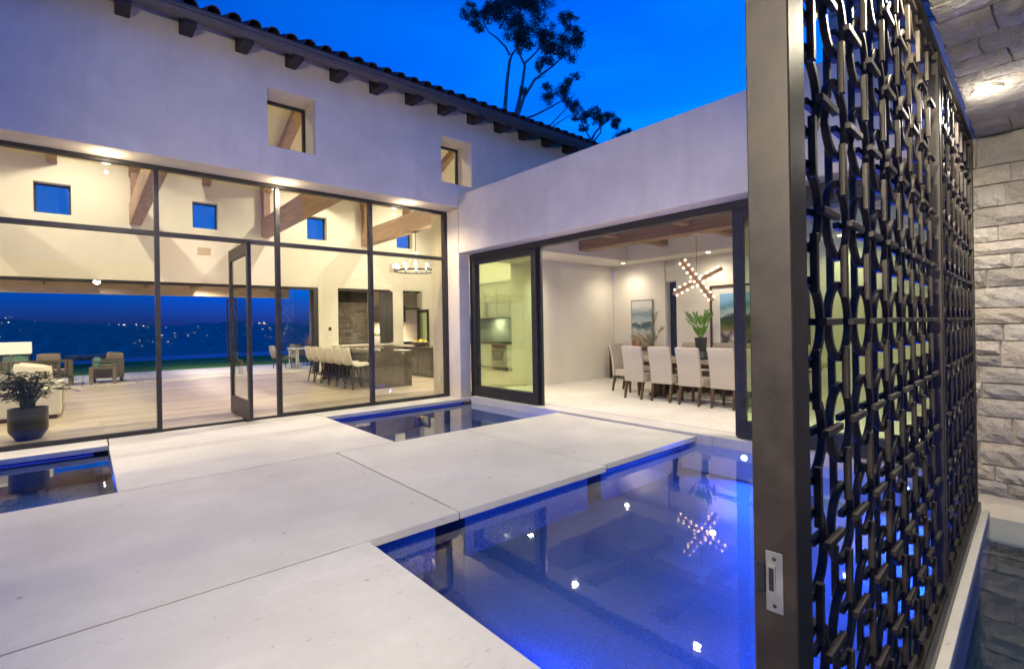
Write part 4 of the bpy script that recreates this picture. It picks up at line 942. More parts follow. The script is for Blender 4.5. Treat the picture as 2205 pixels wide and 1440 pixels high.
# --- kitchen: island, counters, range wall
t = thing('kitchen_island', 'dark polished stone waterfall island behind the bar stools', 'island', (5.75, 12.9, FZ))
pt('countertop', G().box(-0.50, 0.50, -1.70, 1.75, 0.85, 0.905), 'granite', t, bev=0.003)
for y in (-1.70, 1.69): pt('waterfall_end', G().box(-0.50, 0.50, y, y + 0.06, 0.0, 0.849), 'granite', t, bev=0.003)
pt('cabinet_base', G().box(-0.1, 0.46, -1.63, 1.68, 0.06, 0.848), 'granite', t)
t = thing('prep_counter', 'second dark kitchen counter with a bowl of lemons', 'counter', (8.15, 13.9, FZ))
pt('cabinet_base', G().box(-0.58, 0.58, -1.5, 1.5, 0.08, 0.84).box(-0.52, 0.52, -1.45, 1.45, 0.0, 0.079), 'granite', t)
pt('countertop', G().box(-0.62, 0.62, -1.56, 1.56, 0.841, 0.885), 'granite', t, bev=0.004)
for k in range(4): pt('drawer_front', G().box(-0.598, -0.581, -1.49 + 0.75 * k, -0.76 + 0.75 * k, 0.1, 0.83), 'granite', t, bev=0.002)
t = thing('lemon_bowl', 'woven bowl heaped with lemons on the second counter', 'bowl', (8.0, 13.75, FZ + 0.886))
pt('bowl', G().lathe([(0.15, 0.0), (0.27, 0.05), (0.31, 0.12), (0.29, 0.125), (0.25, 0.07), (0.0, 0.05)], 24), 'wicker', t, smooth=True)
rng = random.Random(6)
lem = mesh('lemon', G().sphere((0, 0, 0), 0.04, 10, 7, 0.85), 'lemon', smooth=True)
for k in range(22):
    a = rng.uniform(0, 6.28); r_ = 0.22 * math.sqrt(rng.random()); obj('lemon', lem, t, (r_ * math.cos(a), r_ * math.sin(a), 0.115 + 0.06 * (1 - r_ / 0.22) + rng.uniform(0, 0.02)), (rng.random() * 3, rng.random() * 3, 0))
# place settings
rng = random.Random(9)
for k, y in enumerate((11.75, 12.3, 12.85, 13.4, 13.95, 14.35)):
    t = thing('place_setting', 'white plate and napkin setting on the island, %s from the near end' % ('first', 'second', 'third', 'fourth', 'fifth', 'sixth')[k], 'place setting', (5.52, y, FZ + 0.906), 0, 'place settings on the island')
    pt('plate', G().lathe([(0.07, 0.0), (0.14, 0.014), (0.14, 0.018), (0.07, 0.007), (0.0, 0.007)], 20), 'ceramic', t, smooth=True)
    pt('napkin', G().box(-0.03, 0.03, -0.07, 0.07, 0.019, 0.04), 'ceramic', t, bev=0.006)
    pt('napkin_ring', G().lathe([(0.022, 0.0), (0.022, 0.03), (0.018, 0.03)], 12, (0, 0, 0.041)), 'copper', t)
# range wall on the kitchen end wall (faces -x)
t = thing('wall_cabinets', 'tall pale upper cabinets over the diamond tile splashback', 'cabinets', (11.07, 13.2, 0))
pt('carcass', G().box(-0.58, 0.0, -1.6, 2.4, 1.78, 2.95), 'cab', t)
for k in range(5):
    for z0, z1 in ((1.79, 2.26), (2.28, 2.80)):
        dpn = pt('door_front', G().box(-0.60, -0.581, -1.58 + 0.665 * k, -0.93 + 0.665 * k, z0, z1), 'cab', t, bev=0.003)
        pt('panel', G().box(-0.608, -0.6005, -1.52 + 0.665 * k, -0.99 + 0.665 * k, z0 + 0.06, z1 - 0.06), 'cab', dpn, bev=0.003)
pt('crown', G().box(-0.64, 0.0, -1.62, 2.42, 2.951, 3.03), 'cab', t, bev=0.008)
pt('splashback', G().box(-0.02, 0.0, -1.6, 2.4, 0.96, 1.779), 'splash', t)
light('lamp', 'AREA', (-0.3, 0.3, 1.77), 1.2, (1.0, 0.95, 0.85), t, 0.2, direc=(0, 0, -1))
t = thing('base_cabinets', 'pale base cabinets beside the range', 'cabinets', (11.07, 13.2, FZ))
pt('carcass', G().box(-0.6, 0.0, -1.6, -0.72, 0.1, 0.88).box(-0.6, 0.0, 0.02, 2.4, 0.1, 0.88).box(-0.55, 0, -1.6, -0.72, 0, 0.099).box(-0.55, 0, 0.02, 2.4, 0, 0.099), 'cab', t)
pt('worktop', G().box(-0.64, -0.0, -1.6, -0.72, 0.881, 0.92).box(-0.64, -0.0, 0.02, 2.4, 0.881, 0.92), 'granite', t, bev=0.003)
t = thing('range_cooker', 'stainless steel range cooker with red knobs', 'range', (11.07, 12.85, FZ))
pt('body', G().box(-0.64, 0, -0.36, 0.36, 0.10, 0.90), 'steel', t, bev=0.004)
od = pt('oven_door', G().box(-0.668, -0.641, -0.34, 0.34, 0.2, 0.70), 'steel', t, bev=0.004)
pt('oven_window', G().box(-0.672, -0.6685, -0.22, 0.22, 0.32, 0.58), 'granite', od)
pt('oven_handle', G().tube([(-0.70, -0.3, 0.67), (-0.70, 0.3, 0.67)], 0.012, 8), 'steel', od)
redm = m_plain('red_knob', (0.35, 0.02, 0.02), 0.35)
km = mesh('knob', G().lathe([(0.024, 0), (0.022, 0.03)], 12), redm)
for k in range(6): obj('knob', km, t, (-0.641, -0.28 + 0.112 * k, 0.80), (0, -math.pi / 2, 0))
pt('grate', G().box(-0.6, -0.05, -0.34, 0.34, 0.901, 0.93), 'blackm', t)
pt('kick', G().box(-0.58, 0, -0.36, 0.36, 0, 0.099), 'blackm', t)
# bar stools
def make_stool(label):
    t = thing('bar_stool', label, 'bar stool', (0, 0, 0), 0, 'bar stools at the island')
    pt('seat_shell', sheet([(0.22, 0.60), (0.20, 0.625), (0.10, 0.625), (-0.05, 0.61), (-0.15, 0.615), (-0.205, 0.66), (-0.235, 0.76), (-0.262, 0.88), (-0.28, 0.975), (-0.283, 0.99)],
        [0.38, 0.42, 0.46, 0.47, 0.46, 0.45, 0.46, 0.46, 0.43, 0.40], 0.05, 0.045, 9), 'cream', t, smooth=True)
    for sx in (-1, 1):
        for sy in (-1, 1): pt('leg', G().bar((sx * 0.13, sy * 0.12 - 0.02, 0.60), (sx * 0.23, sy * 0.22 - 0.02, 0.0), 0.032, 0.032, 0.02, 0.02), 'blackm', t)
    k = 0.62; a, b_ = 0.13 + 0.1 * k, 0.12 + 0.1 * k
    pt('footrest', G().bar((-a, b_ - 0.02, 0.6 * (1 - k)), (a, b_ - 0.02, 0.6 * (1 - k)), 0.018, 0.018).bar((-a, -b_ - 0.02, 0.6 * (1 - k)), (a, -b_ - 0.02, 0.6 * (1 - k)), 0.018, 0.018)
       .bar((-a, -b_ - 0.02, 0.6 * (1 - k)), (-a, b_ - 0.02, 0.6 * (1 - k)), 0.018, 0.018).bar((a, -b_ - 0.02, 0.6 * (1 - k)), (a, b_ - 0.02, 0.6 * (1 - k)), 0.018, 0.018), 'blackm', t)
    return t
od_ = ('nearest', 'second', 'third', 'fourth', 'fifth', 'farthest')
sl_ = ['cream leather bar stool nearest the glass, first of the island row'] + ['cream leather bar stool, %s of the island row counted from the glass' % od_[k] for k in range(1, 6)]
st = make_stool(sl_[0]); st.location = (5.02, 11.62, FZ); st.rotation_euler = (0, 0, -math.pi / 2)
for k in range(1, 6): dup(st, (5.02, 11.62 + 0.535 * k, FZ), -math.pi / 2, sl_[k])
# ring chandelier
t = thing('ring_chandelier', 'round iron chandelier ringed with glowing bulbs above the island', 'chandelier', (7.735, 13.5, 4.458))
pt('canopy', G().lathe([(0.075, -0.03), (0.075, 0.0)], 20), 'blackm', t)
pt('rod', G().tube([(0, 0, -0.03), (0, 0, -0.62)], 0.011, 8), 'blackm', t)
pt('hub', G().lathe([(0.035, -0.66), (0.035, -0.62)], 12), 'blackm', t)
v = []; f = []; n = 48
for k in range(n):
    a = 2 * math.pi * k / n
    for r_, z in ((0.63, -1.25), (0.67, -1.25), (0.67, -1.21), (0.63, -1.21)): v.append((r_ * math.cos(a), r_ * math.sin(a), z))
for k in range(n):
    for j in range(4): f.append((k * 4 + j, k * 4 + (j + 1) % 4, ((k + 1) % n) * 4 + (j + 1) % 4, ((k + 1) % n) * 4 + j))
pt('ring', G().add(v, f), 'blackm', t)
for k in range(4):
    a = math.pi / 4 + k * math.pi / 2; pt('cable', G().tube([(0.02 * math.cos(a), 0.02 * math.sin(a), -0.64), (0.65 * math.cos(a), 0.65 * math.sin(a), -1.21)], 0.005, 5), 'blackm', t)
cb = mesh('candle', G().lathe([(0.016, 0), (0.016, 0.08)], 10), 'blackm'); bb = mesh('bulb', G().sphere((0, 0, 0), 0.038, 12, 8, 1.25), 'lens', smooth=True)
for k in range(12):
    a = 2 * math.pi * k / 12; obj('candle', cb, t, (0.65 * math.cos(a), 0.65 * math.sin(a), -1.209)); obj('bulb', bb, t, (0.65 * math.cos(a), 0.65 * math.sin(a), -1.08))
light('lamp', 'POINT', (0, 0, -0.67), 25, (1.0, 0.88, 0.7), t, 0.03)

# --- small wall fittings
def plate(name, label, cat, loc, w_, h_, axis, mat='white', group=None, d=0.012):
    g = G().box(-w_ / 2, w_ / 2, -d, -0.0005, -h_ / 2, h_ / 2) if axis == 'y' else G().box(-d, -0.0005, -w_ / 2, w_ / 2, -h_ / 2, h_ / 2)
    o = obj(name, mesh(name, g, mat, 0.002)); o.location = loc; return tag(o, label, cat, group)
def grille(label, loc, w_, h_):
    t = thing('air_vent', label, 'vent', loc)
    pt('frame', G().box(-w_ / 2, w_ / 2, -0.01, -0.001, h_ / 2 - 0.02, h_ / 2).box(-w_ / 2, w_ / 2, -0.01, -0.001, -h_ / 2, -h_ / 2 + 0.02).box(-w_ / 2, -w_ / 2 + 0.02, -0.01, -0.001, -h_ / 2, h_ / 2).box(w_ / 2 - 0.02, w_ / 2, -0.01, -0.001, -h_ / 2, h_ / 2), 'soffit', t)
    n = 7
    for k in range(n):
        z = -h_ / 2 + 0.02 + (h_ - 0.04) * (k + 0.5) / n; pt('slat', G().hexa([(-w_ / 2 + 0.02, -0.012, z - 0.012), (w_ / 2 - 0.02, -0.012, z - 0.012), (w_ / 2 - 0.02, -0.001, z), (-w_ / 2 + 0.02, -0.001, z)], [(-w_ / 2 + 0.02, -0.012, z - 0.008), (w_ / 2 - 0.02, -0.012, z - 0.008), (w_ / 2 - 0.02, -0.001, z + 0.004), (-w_ / 2 + 0.02, -0.001, z + 0.004)]), 'soffit', t)
grille('square air vent on the hall rear wall above the pivot door', (2.70, YB, 3.88), 0.34, 0.22)
grille('square air vent on the rear wall behind the ring chandelier', (8.9, YB, 3.75), 0.34, 0.3)
plate('thermostat', 'small black-faced thermostat on the wall by the terrace opening', 'thermostat', (6.43, YB, 1.50), 0.1, 0.12, 'y', 'charcoal')
plate('switch_plate', 'white switch plate below the thermostat', 'switch', (6.42, YB, 1.18), 0.16, 0.12, 'y')
plate('wall_outlet', 'white outlet low on the dining partition wall', 'outlet', (9.72, 8.70, 0.42), 0.07, 0.12, 'y')
plate('wall_outlet', 'white outlet on the inner pier beside the glass corner', 'outlet', (5.956, 9.42, 0.36), 0.07, 0.12, 'x')
plate('switch_plate', 'white switch plate on the partition seen through the sliding glass', 'switch', (8.3, 9.35, 1.18), 0.2, 0.12, 'x')

# --- things behind the rear wall: plant pot on ledge, coffee maker
t = thing('ledge_plant', 'small green plant in a white pot on the pass window ledge', 'potted plant', (8.1, 17.05, 0.926))
pt('pot', G().lathe([(0.08, 0.0), (0.12, 0.06), (0.12, 0.26), (0.1, 0.3), (0.09, 0.28), (0.0, 0.26)], 20), 'ceramic', t, smooth=True)
g = G(); rng = random.Random(17)
for k in range(70):
    a = rng.uniform(0, 6.28); e = rng.uniform(0.2, 1.3); L = rng.uniform(0.08, 0.16); d = Vector((math.cos(a) * math.cos(e), math.sin(a) * math.cos(e), math.sin(e))); p = Vector((0.05 * math.cos(a), 0.05 * math.sin(a), 0.27)); c = d.cross(Vector((0, 0, 1))).normalized() * 0.012
    g.add([p, p + d * L * 0.5 + c, p + d * L, p + d * L * 0.5 - c], [(0, 1, 2, 3)])
pt('leaves', g, 'green', t)
t = thing('pantry_cabinet', 'dark pantry wall unit glimpsed through the side door', 'cabinet', (10.0, 19.3, 0.02))
pt('base', G().box(-0.9, 1.2, 0.0, 0.6, 0.0, 0.86), 'darkwood', t); pt('worktop', G().box(-0.92, 1.22, -0.03, 0.6, 0.861, 0.90), 'white', t)
pt('upper', G().box(-0.9, 0.62, 0.2, 0.6, 1.72, 2.45), 'darkwood', t); pt('back_panel', G().box(-0.92, 1.4, 0.601, 0.65, 0.0, 3.1), 'inwall', t)
light('lamp', 'AREA', (0, 0.3, 1.7), 8, WARM, t, 0.1, direc=(0, 0, -1))
t = thing('coffee_maker', 'small dark coffee maker on the pantry worktop', 'coffee maker', (9.95, 19.45, 0.921))
pt('body', G().box(-0.12, 0.12, -0.1, 0.12, 0.0, 0.05).box(-0.12, 0.12, 0.04, 0.12, 0.05, 0.34).box(-0.12, 0.12, -0.1, 0.12, 0.28, 0.36), 'charcoal', t, bev=0.006)
pt('jug', G().lathe([(0.05, 0.052), (0.065, 0.1), (0.06, 0.18), (0.045, 0.2)], 14), 'charcoal', t, smooth=True)

# --- hall seating: white sofa with cushions and throw, lamp on side table
t = thing('white_sofa', 'white upholstered sofa with a grey throw behind the planter', 'sofa', (-1.75, 12.75, FZ))
pt('base', G().box(-1.4, 1.40, -1.1, 1.1, 0.07, 0.52), 'cream', t, bev=0.03, seg=2)
pt('plinth', G().box(-1.35, 1.35, -1.05, 1.05, 0.0, 0.069), 'darkwood', t)
def cushion(parent, loc, sx, sz, th, rot, mat):
    v = []; f = []; n = 7
    for s in (-1, 1):
        for i in range(n):
            for j in range(n):
                u, w_ = -1 + 2 * i / (n - 1), -1 + 2 * j / (n - 1); b = (1 - u ** 4) * (1 - w_ ** 4)
                v.append((u * sx / 2 * (1 - 0.06 * w_ * w_), s * th / 2 * (0.12 + 0.88 * b ** 0.6), w_ * sz / 2 * (1 - 0.06 * u * u)))
    for s in (0, 1):
        for i in range(n - 1):
            for j in range(n - 1):
                o_ = s * n * n; f.append((o_ + i * n + j, o_ + (i + 1) * n + j, o_ + (i + 1) * n + j + 1, o_ + i * n + j + 1))
    for i in range(n - 1):
        for q in ((i * n, (i + 1) * n), (i * n + n - 1, (i + 1) * n + n - 1), (i, i + 1), ((n - 1) * n + i, (n - 1) * n + i + 1)): f.append((q[0], q[1], q[1] + n * n, q[0] + n * n))
    o = pt('cushion', G().add(v, f), mat, parent, smooth=True); o.location = loc; o.rotation_euler = rot; return o
cushion(t, (1.0, -0.45, 0.72), 0.52, 0.42, 0.24, (R(-14), R(8), R(12)), 'cream')
cushion(t, (0.42, -0.7, 0.66), 0.62, 0.32, 0.2, (R(-14), R(-4), R(-6)), 'throw')
cushion(t, (1.05, -0.3, 0.73), 0.5, 0.42, 0.2, (R(-24), R(12), R(30)), 'cream')
pt('throw', G().box(0.62, 1.405, -0.62, 0.30, 0.521, 0.532).box(1.401, 1.412, -0.62, 0.30, 0.16, 0.532), 'throw', t, bev=0.003)
t = thing('lamp_table', 'low side table under the glass lamp', 'side table', (-1.35, 14.35, FZ))
pt('top', G().box(-0.35, 0.35, -0.3, 0.3, 0.58, 0.62), 'darkwood', t, bev=0.004)
for x in (-0.31, 0.31):
    for y in (-0.26, 0.26): pt('leg', G().box(x - 0.02, x + 0.02, y - 0.02, y + 0.02, 0, 0.579), 'darkwood', t)
t = thing('table_lamp', 'table lamp with a faceted glass base and wide lit shade', 'table lamp', (-1.17, 14.3, FZ + 0.621))
pt('base', G().lathe([(0.10, 0.0), (0.16, 0.05), (0.21, 0.14), (0.15, 0.26), (0.05, 0.36), (0.045, 0.42), (0.065, 0.45)], 7), 'clearglass', t)
pt('stem', G().tube([(0, 0, 0.0), (0, 0, 0.6)], 0.012, 8), 'steel', t)
pt('shade', G().box(-0.30, 0.30, -0.16, 0.16, 0.44, 0.68), 'shade', t, bev=0.01)
# planter with wispy plant
t = thing('planter', 'charcoal pot holding a wispy dark-leaved plant inside the glass', 'planter', (-0.63, 9.66, FZ))
pt('pot', G().lathe([(0.13, 0.0), (0.205, 0.12), (0.21, 0.15), (0.21, 0.44), (0.197, 0.44), (0.19, 0.40), (0.0, 0.39)], 32), 'charcoal', t, smooth=True)
pt('soil', G().lathe([(0.185, 0.392), (0.0, 0.402)], 16), 'bark', t)
g = G(); rng = random.Random(23)
for k in range(70):
    a = rng.uniform(0, 6.28); r0 = rng.uniform(0, 0.07); h = rng.uniform(0.45, 1.15); sp_ = rng.uniform(0.12, 0.58); pts = []
    for i in range(6):
        q = i / 5; pts.append((r0 * math.cos(a) + sp_ * q ** 1.7 * math.cos(a + 0.3 * q), r0 * math.sin(a) + sp_ * q ** 1.7 * math.sin(a + 0.3 * q), 0.40 + h * (q - 0.58 * q ** 3)))
    g.tube(pts, [0.006, 0.005, 0.0045, 0.004, 0.003, 0.002], 4)
    for m_ in range(9):
        q = rng.uniform(0.3, 1.0); i = min(4, int(q * 5)); p = Vector(pts[i]).lerp(Vector(pts[i + 1]), q * 5 - i)
        b_ = rng.uniform(0, 6.28); d = Vector((math.cos(b_), math.sin(b_), rng.uniform(-0.3, 0.6))).normalized(); L = rng.uniform(0.07, 0.17); c = d.cross(Vector((0, 0, 1))).normalized() * 0.0035
        e = p + d * L + Vector((0, 0, -0.02)); g.add([p - c, p + c, p + d * L * 0.6 + c, e, p + d * L * 0.6 - c], [(0, 1, 2, 3, 4)])
pt('foliage', g, 'darkleaf', t)

# --- terrace furniture
t = thing('outdoor_sofa', 'teak slat-back outdoor sofa with pale cushions on the terrace', 'outdoor sofa', (-1.55, 18.95, FZ + 0.012))
for x in (-1.2, 1.2):
    for y in (-0.38, 0.42): pt('leg', G().box(x - 0.05, x + 0.05, y - 0.05, y + 0.05, 0.0, 0.70), 'teak', t, bev=0.004)
pt('frame', G().box(-1.15, 1.15, -0.42, -0.34, 0.66, 0.73).box(-1.15, 1.15, -0.42, -0.34, 0.22, 0.30).box(1.16, 1.24, -0.33, 0.37, 0.62, 0.67).box(-1.24, -1.16, -0.33, 0.37, 0.62, 0.67).box(-1.15, 1.15, -0.33, 0.42, 0.24, 0.30).box(1.17, 1.23, -0.33, 0.37, 0.24, 0.31), 'teak', t, bev=0.004)
for k in range(16): pt('slat', G().box(-1.1 + 0.145 * k, -1.04 + 0.145 * k, -0.40, -0.36, 0.301, 0.659), 'teak', t)
pt('seat_cushion', G().box(-1.1, 1.1, -0.32, 0.42, 0.301, 0.44), 'linen', t, bev=0.03, seg=2)
cushion(t, (0.75, -0.22, 0.70), 0.5, 0.42, 0.16, (R(-10), 0, 0), 'linen'); cushion(t, (0.1, -0.2, 0.66), 0.5, 0.42, 0.16, (R(-10), 0, 0), 'teal'); cushion(t, (-0.6, -0.2, 0.68), 0.5, 0.42, 0.16, (R(-10), 0, 0), 'linen')
t = thing('wicker_chair', 'grey wicker armchair facing the lawn', 'armchair', (0.48, 19.15, FZ + 0.012))
pt('back_shell', sheet([(-0.30, 0.12), (-0.33, 0.4), (-0.36, 0.66), (-0.36, 0.70)], [0.68, 0.72, 0.74, 0.72], 0.06, -0.06, 7), 'wicker', t)
pt('arm', G().box(-0.37, -0.30, -0.26, 0.34, 0.10, 0.58), 'wicker', t, bev=0.02); pt('arm', G().box(0.30, 0.37, -0.26, 0.34, 0.10, 0.58), 'wicker', t, bev=0.02)
pt('seat', G().box(-0.3, 0.3, -0.27, 0.34, 0.12, 0.36), 'wicker', t); pt('seat_cushion', G().box(-0.29, 0.29, -0.2, 0.33, 0.361, 0.46), 'linen', t, bev=0.03, seg=2)
for x in (-0.31, 0.31):
    for y in (-0.24, 0.3): pt('foot', G().box(x - 0.03, x + 0.03, y - 0.03, y + 0.03, 0.0, 0.1), 'charcoal', t)
cushion(t, (0.16, -0.12, 0.72), 0.4, 0.3, 0.14, (R(-12), R(6), 0), 'linen')
t = thing('terrace_side_table', 'small teak side table behind the wicker chair', 'side table', (0.34, 18.45, FZ + 0.012))
pt('top', G().box(-0.30, 0.30, -0.2, 0.2, 0.44, 0.48), 'teak', t, bev=0.003)
for x in (-0.26, 0.26):
    for y in (-0.16, 0.16): pt('leg', G().box(x - 0.04, x + 0.04, y - 0.04, y + 0.04, 0, 0.439), 'teak', t)
t = thing('lantern', 'teal glass lantern on the terrace side table', 'lantern', (0.22, 18.45, FZ + 0.493))
pt('body', G().lathe([(0.07, 0.0), (0.08, 0.03), (0.08, 0.24), (0.06, 0.28)], 16), 'teal', t, smooth=True); pt('rim', G().lathe([(0.084, 0.12), (0.084, 0.15)], 16), 'charcoal', t)
t = thing('succulent_bowl', 'pale bowl of green succulents on the terrace side table', 'bowl', (0.45, 18.42, FZ + 0.493))
pt('bowl', G().lathe([(0.08, 0.0), (0.17, 0.05), (0.16, 0.055), (0.0, 0.035)], 20), 'ceramic', t, smooth=True)
g = G()
for k in range(60):
    a = rng.uniform(0, 6.28); r_ = 0.12 * math.sqrt(rng.random()); p = Vector((r_ * math.cos(a), r_ * math.sin(a), 0.045)); d = Vector((math.cos(a) * 0.5, math.sin(a) * 0.5, 1)).normalized(); c = d.cross(Vector((1, 0.3, 0))).normalized() * 0.012
    g.add([p, p + d * 0.05 + c, p + d * 0.1, p + d * 0.05 - c], [(0, 1, 2, 3)])
pt('succulents', g, 'green', t)
t = thing('terrace_dining_table', 'pale outdoor dining table beyond the terrace opening', 'table', (6.55, 19.9, FZ + 0.012))
pt('tabletop', G().box(-0.62, 0.62, -0.5, 0.5, 0.70, 0.75), 'ceramic', t, bev=0.004)
for x in (-0.52, 0.52):
    for y in (-0.42, 0.42): pt('leg', G().box(x - 0.045, x + 0.045, y - 0.045, y + 0.045, 0, 0.699), 'ceramic', t)
t = thing('branch_bowl', 'bare twig arrangement on the outdoor dining table', 'ornament', (6.6, 19.9, FZ + 0.763))
pt('bowl', G().lathe([(0.08, 0.0), (0.14, 0.06), (0.12, 0.065), (0, 0.03)], 16), 'charcoal', t)
g = G()
for k in range(16):
    a = rng.uniform(0, 6.28); h = rng.uniform(0.2, 0.5); s_ = rng.uniform(0.1, 0.4); g.tube([(0, 0, 0.04), (s_ * 0.4 * math.cos(a), s_ * 0.4 * math.sin(a), 0.04 + h * 0.5), (s_ * math.cos(a + 0.4), s_ * math.sin(a + 0.4), 0.04 + h)], [0.012, 0.008, 0.004], 5)
pt('twigs', g, 'copper', t)
def terr_chair(label):
    t = thing('terrace_chair', label, 'chair', (0, 0, 0), 0, 'outdoor dining chairs')
    pt('shell', sheet([(0.26, 0.44), (0.0, 0.43), (-0.2, 0.46), (-0.27, 0.62), (-0.30, 0.84), (-0.30, 0.86)], [0.5, 0.54, 0.56, 0.56, 0.5, 0.46], 0.05, 0.08, 7), 'wicker', t, smooth=True)
    for x in (-1, 1):
        for y in (-1, 1): pt('leg', G().bar((x * 0.2, y * 0.18, 0.42), (x * 0.25, y * 0.24, 0.0), 0.035, 0.035, 0.02, 0.02), 'charcoal', t)
    return t
tc = terr_chair('grey woven outdoor chair left of the outdoor table'); tc.location = (5.62, 19.9, FZ + 0.012); tc.rotation_euler = (0, 0, R(-80))
dup(tc, (7.2, 19.15, FZ + 0.012), R(10), 'grey woven outdoor chair in front of the outdoor table')
dup(tc, (6.5, 20.75, FZ + 0.012), R(180), 'grey woven outdoor chair behind the outdoor table')
# linear fire feature beyond the sofa
t = thing('fire_table', 'low stone fire table with orange flames beyond the lamp', 'fire table', (-2.3, 24.6, 0.03))
pt('body', G().box(-0.6, 0.8, -0.35, 0.35, 0.0, 0.98), 'charcoal', t, bev=0.01)
g = G(); rng = random.Random(12)
for k in range(60):
    x = rng.uniform(-0.35, 0.62); h = rng.uniform(0.05, 0.2); y = rng.uniform(-0.08, 0.08); w_ = rng.uniform(0.02, 0.05); l = rng.uniform(-0.06, 0.06)
    g.add([(x - w_, y, 0.981), (x, y - w_, 0.981), (x + w_, y, 0.981), (x, y + w_, 0.981), (x + l, y, 0.981 + h), ], [(0, 1, 4), (1, 2, 4), (2, 3, 4), (3, 0, 4), (3, 2, 1, 0)])
pt('flames', g, 'flame', t)
t = thing('lawn_daybed', 'low cushioned daybed on the lawn by the infinity pool', 'daybed', (0.2, 29.2, 0.03))
pt('frame', G().box(-1.0, 1.0, -0.4, 0.4, 0.25, 0.36).box(-0.95, -0.85, -0.35, 0.35, 0, 0.249).box(0.85, 0.95, -0.35, 0.35, 0, 0.249), 'teak', t); pt('seat_cushion', G().box(-0.95, 0.95, -0.38, 0.38, 0.361, 0.52), 'linen', t, bev=0.03)

# ================================================================== TREES
def tree(name, label, base, stems, clumps, leaf, density, seed, scale_leaf):
    """stems: lists of (a, z, r) points in the plane across the view; clumps: (a, z, radius_a, radius_z)"""
    rng = random.Random(seed); t = thing(name, label, 'tree', base)
    g = G()
    def pos(a, z, d=0.0): return Vector((rt.x * a + fw.x * d, rt.y * a + fw.y * d, z))
    for s in stems:
        ph = rng.uniform(-1, 1)
        g.tube([pos(a, z, ph * 0.12 * (z - s[0][1])) for a, z, r in s], [r * 0.72 for a, z, r in s], 7)
    for (a, z, ra, rz) in clumps:      # twigs into each clump
        for k in range(11):
            e = pos(a + rng.uniform(-0.8, 0.8) * ra, z + rng.uniform(-0.5, 0.8) * rz, rng.uniform(-0.7, 0.7) * ra)
            b_ = pos(a + rng.uniform(-0.2, 0.2) * ra, z - rz * 1.05, 0); g.tube([b_, b_.lerp(e, 0.5) + Vector((0, 0, 0.1)), e], [0.035, 0.022, 0.008], 4)
    pt('trunk', g, 'bark', t, smooth=True)
    g = G()
    for (a, z, ra, rz) in clumps:
        sub = [(rng.gauss(0, 0.5), rng.gauss(0, 0.5), rng.gauss(0, 0.5)) for _ in range(9)]
        for k in range(int(density * ra * rz)):
            c = rng.choice(sub); u = Vector((c[0] + rng.gauss(0, 0.2), c[1] + rng.gauss(0, 0.2), c[2] + rng.gauss(0, 0.2)))
            if u.length > 1.15: continue
            p = pos(a + u.x * ra, z + u.y * rz, u.z * ra)
            d = Vector((rng.gauss(0, 0.6), rng.gauss(0, 0.6), -abs(rng.gauss(0.6, 0.5)))).normalized(); L = scale_leaf * rng.uniform(0.6, 1.3)
            c_ = d.cross(Vector((rng.random(), rng.random(), rng.random()))).normalized() * L * 0.16
            g.add([p, p + d * L * 0.45 + c_, p + d * L, p + d * L * 0.45 - c_], [(0, 1, 2, 3)])
    o = obj('crown', mesh('crown', g, leaf, weld=False), t); return t
D = 40.0; K = D / 1066.4
def A(u): return (u - 1112) * K
def Zt(v): return 1.5 + (701 - v) * K
B0 = fw * D + rt * ((1112 - 1102.5) * K); B0.z = -14
def P3(*q): return [(A(u), Zt(v) + 14, r) for u, v, r in q]
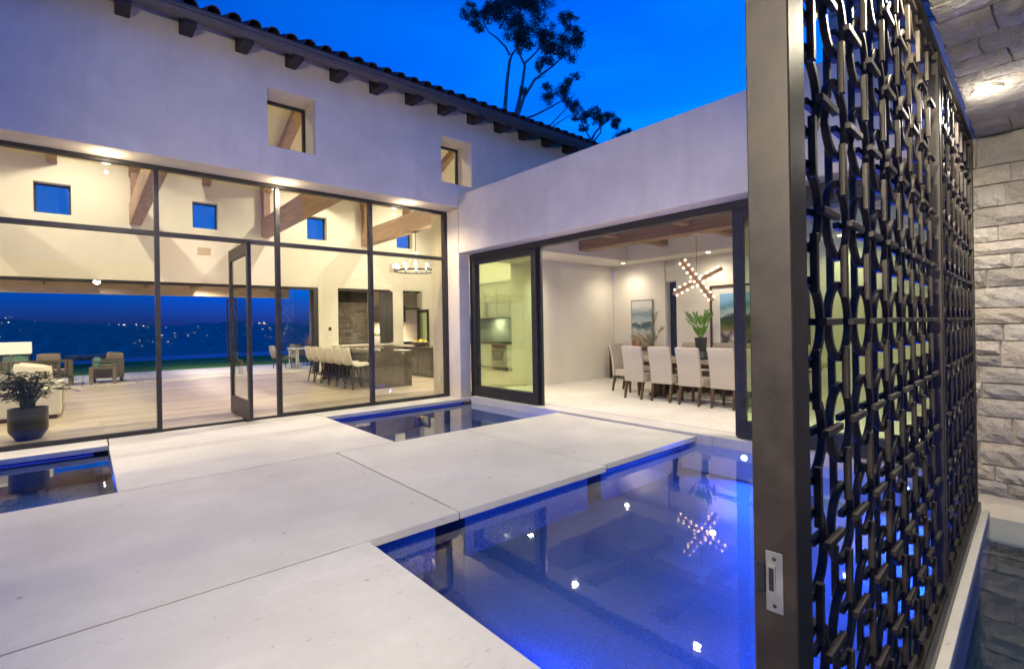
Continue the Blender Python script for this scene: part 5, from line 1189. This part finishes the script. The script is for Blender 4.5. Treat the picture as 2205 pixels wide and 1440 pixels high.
stems = [P3((1106, 1000, 0.5), (1104, 300, 0.32), (1095, 225, 0.24), (1101, 160, 0.2), (1107, 118, 0.17), (1112, 104, 0.13), (1122, 90, 0.1), (1130, 40, 0.06)),
         P3((1107, 118, 0.14), (1098, 100, 0.11), (1080, 80, 0.09), (1062, 66, 0.07), (1050, 40, 0.05)),
         P3((1104, 300, 0.3), (1118, 248, 0.24), (1132, 190, 0.19), (1140, 136, 0.15), (1128, 108, 0.1), (1122, 60, 0.06)),
         P3((1140, 136, 0.12), (1155, 122, 0.1), (1175, 100, 0.08), (1190, 60, 0.05)),
         P3((1118, 262, 0.22), (1136, 210, 0.17), (1160, 170, 0.14), (1200, 140, 0.11), (1225, 118, 0.08), (1250, 95, 0.05)),
         P3((1120, 262, 0.14), (1160, 248, 0.11), (1195, 230, 0.09), (1230, 210, 0.06)),
         P3((1150, 320, 0.14), (1185, 280, 0.09), (1215, 250, 0.06), (1240, 225, 0.04)), P3((1150, 320, 0.1), (1200, 272, 0.07), (1235, 250, 0.04)),
         P3((1160, 172, 0.06), (1180, 166, 0.04), (1186, 158, 0.02))]
def CL(u, v, ru, rv): return (A(u), Zt(v) + 14, ru * K, rv * K)
clumps = [CL(1018, 22, 20, 20), CL(1042, 42, 24, 20), CL(1062, 25, 24, 26), CL(1090, 30, 30, 30), CL(1125, 15, 34, 30), CL(1165, 25, 34, 32), CL(1120, 60, 32, 26), CL(1155, 70, 34, 30),
          CL(1130, 95, 30, 22), CL(1185, 75, 26, 26), CL(1205, 95, 28, 24), CL(1232, 45, 20, 24), CL(1250, 60, 20, 18), CL(1240, 105, 30, 26), CL(1190, 120, 22, 20), CL(1262, 82, 12, 12),
          CL(1172, 145, 14, 12), CL(1135, 195, 8, 12), CL(1190, 205, 26, 22), CL(1222, 190, 24, 26), CL(1240, 215, 18, 26), CL(1252, 165, 16, 10), CL(1250, 245, 14, 16), CL(1110, -20, 60, 26), CL(1180, -15, 50, 24)]
tree('eucalyptus_tree', 'tall slender eucalyptus with open crown rising behind the roof', B0, stems, clumps, 'leaf', 2500, 5, 0.145)
D = 46.0; K = D / 1066.4
def A(u): return (u - 1300) * K
B1 = fw * D + rt * ((1300 - 1102.5) * K); B1.z = -14
stems = [P3((1284, 1000, 0.4), (1282, 330, 0.22), (1280, 305, 0.18), (1288, 290, 0.13), (1310, 268, 0.09), (1330, 245, 0.05)), P3((1280, 305, 0.13), (1268, 285, 0.09), (1258, 262, 0.05)),
         P3((1282, 310, 0.12), (1300, 290, 0.09), (1302, 262, 0.06), (1300, 245, 0.04)), P3((1320, 340, 0.1), (1326, 300, 0.08), (1342, 280, 0.05), (1355, 285, 0.03))]
clumps = [CL(1268, 255, 18, 14), CL(1290, 248, 22, 14), CL(1318, 250, 22, 12), CL(1334, 268, 14, 14), CL(1262, 275, 12, 10), CL(1300, 265, 18, 10), CL(1245, 312, 20, 12), CL(1356, 288, 12, 8), CL(1340, 296, 12, 8)]
tree('small_eucalyptus', 'lower round-topped eucalyptus behind the roof corner', B1, stems, clumps, 'leaf', 2500, 9, 0.15)
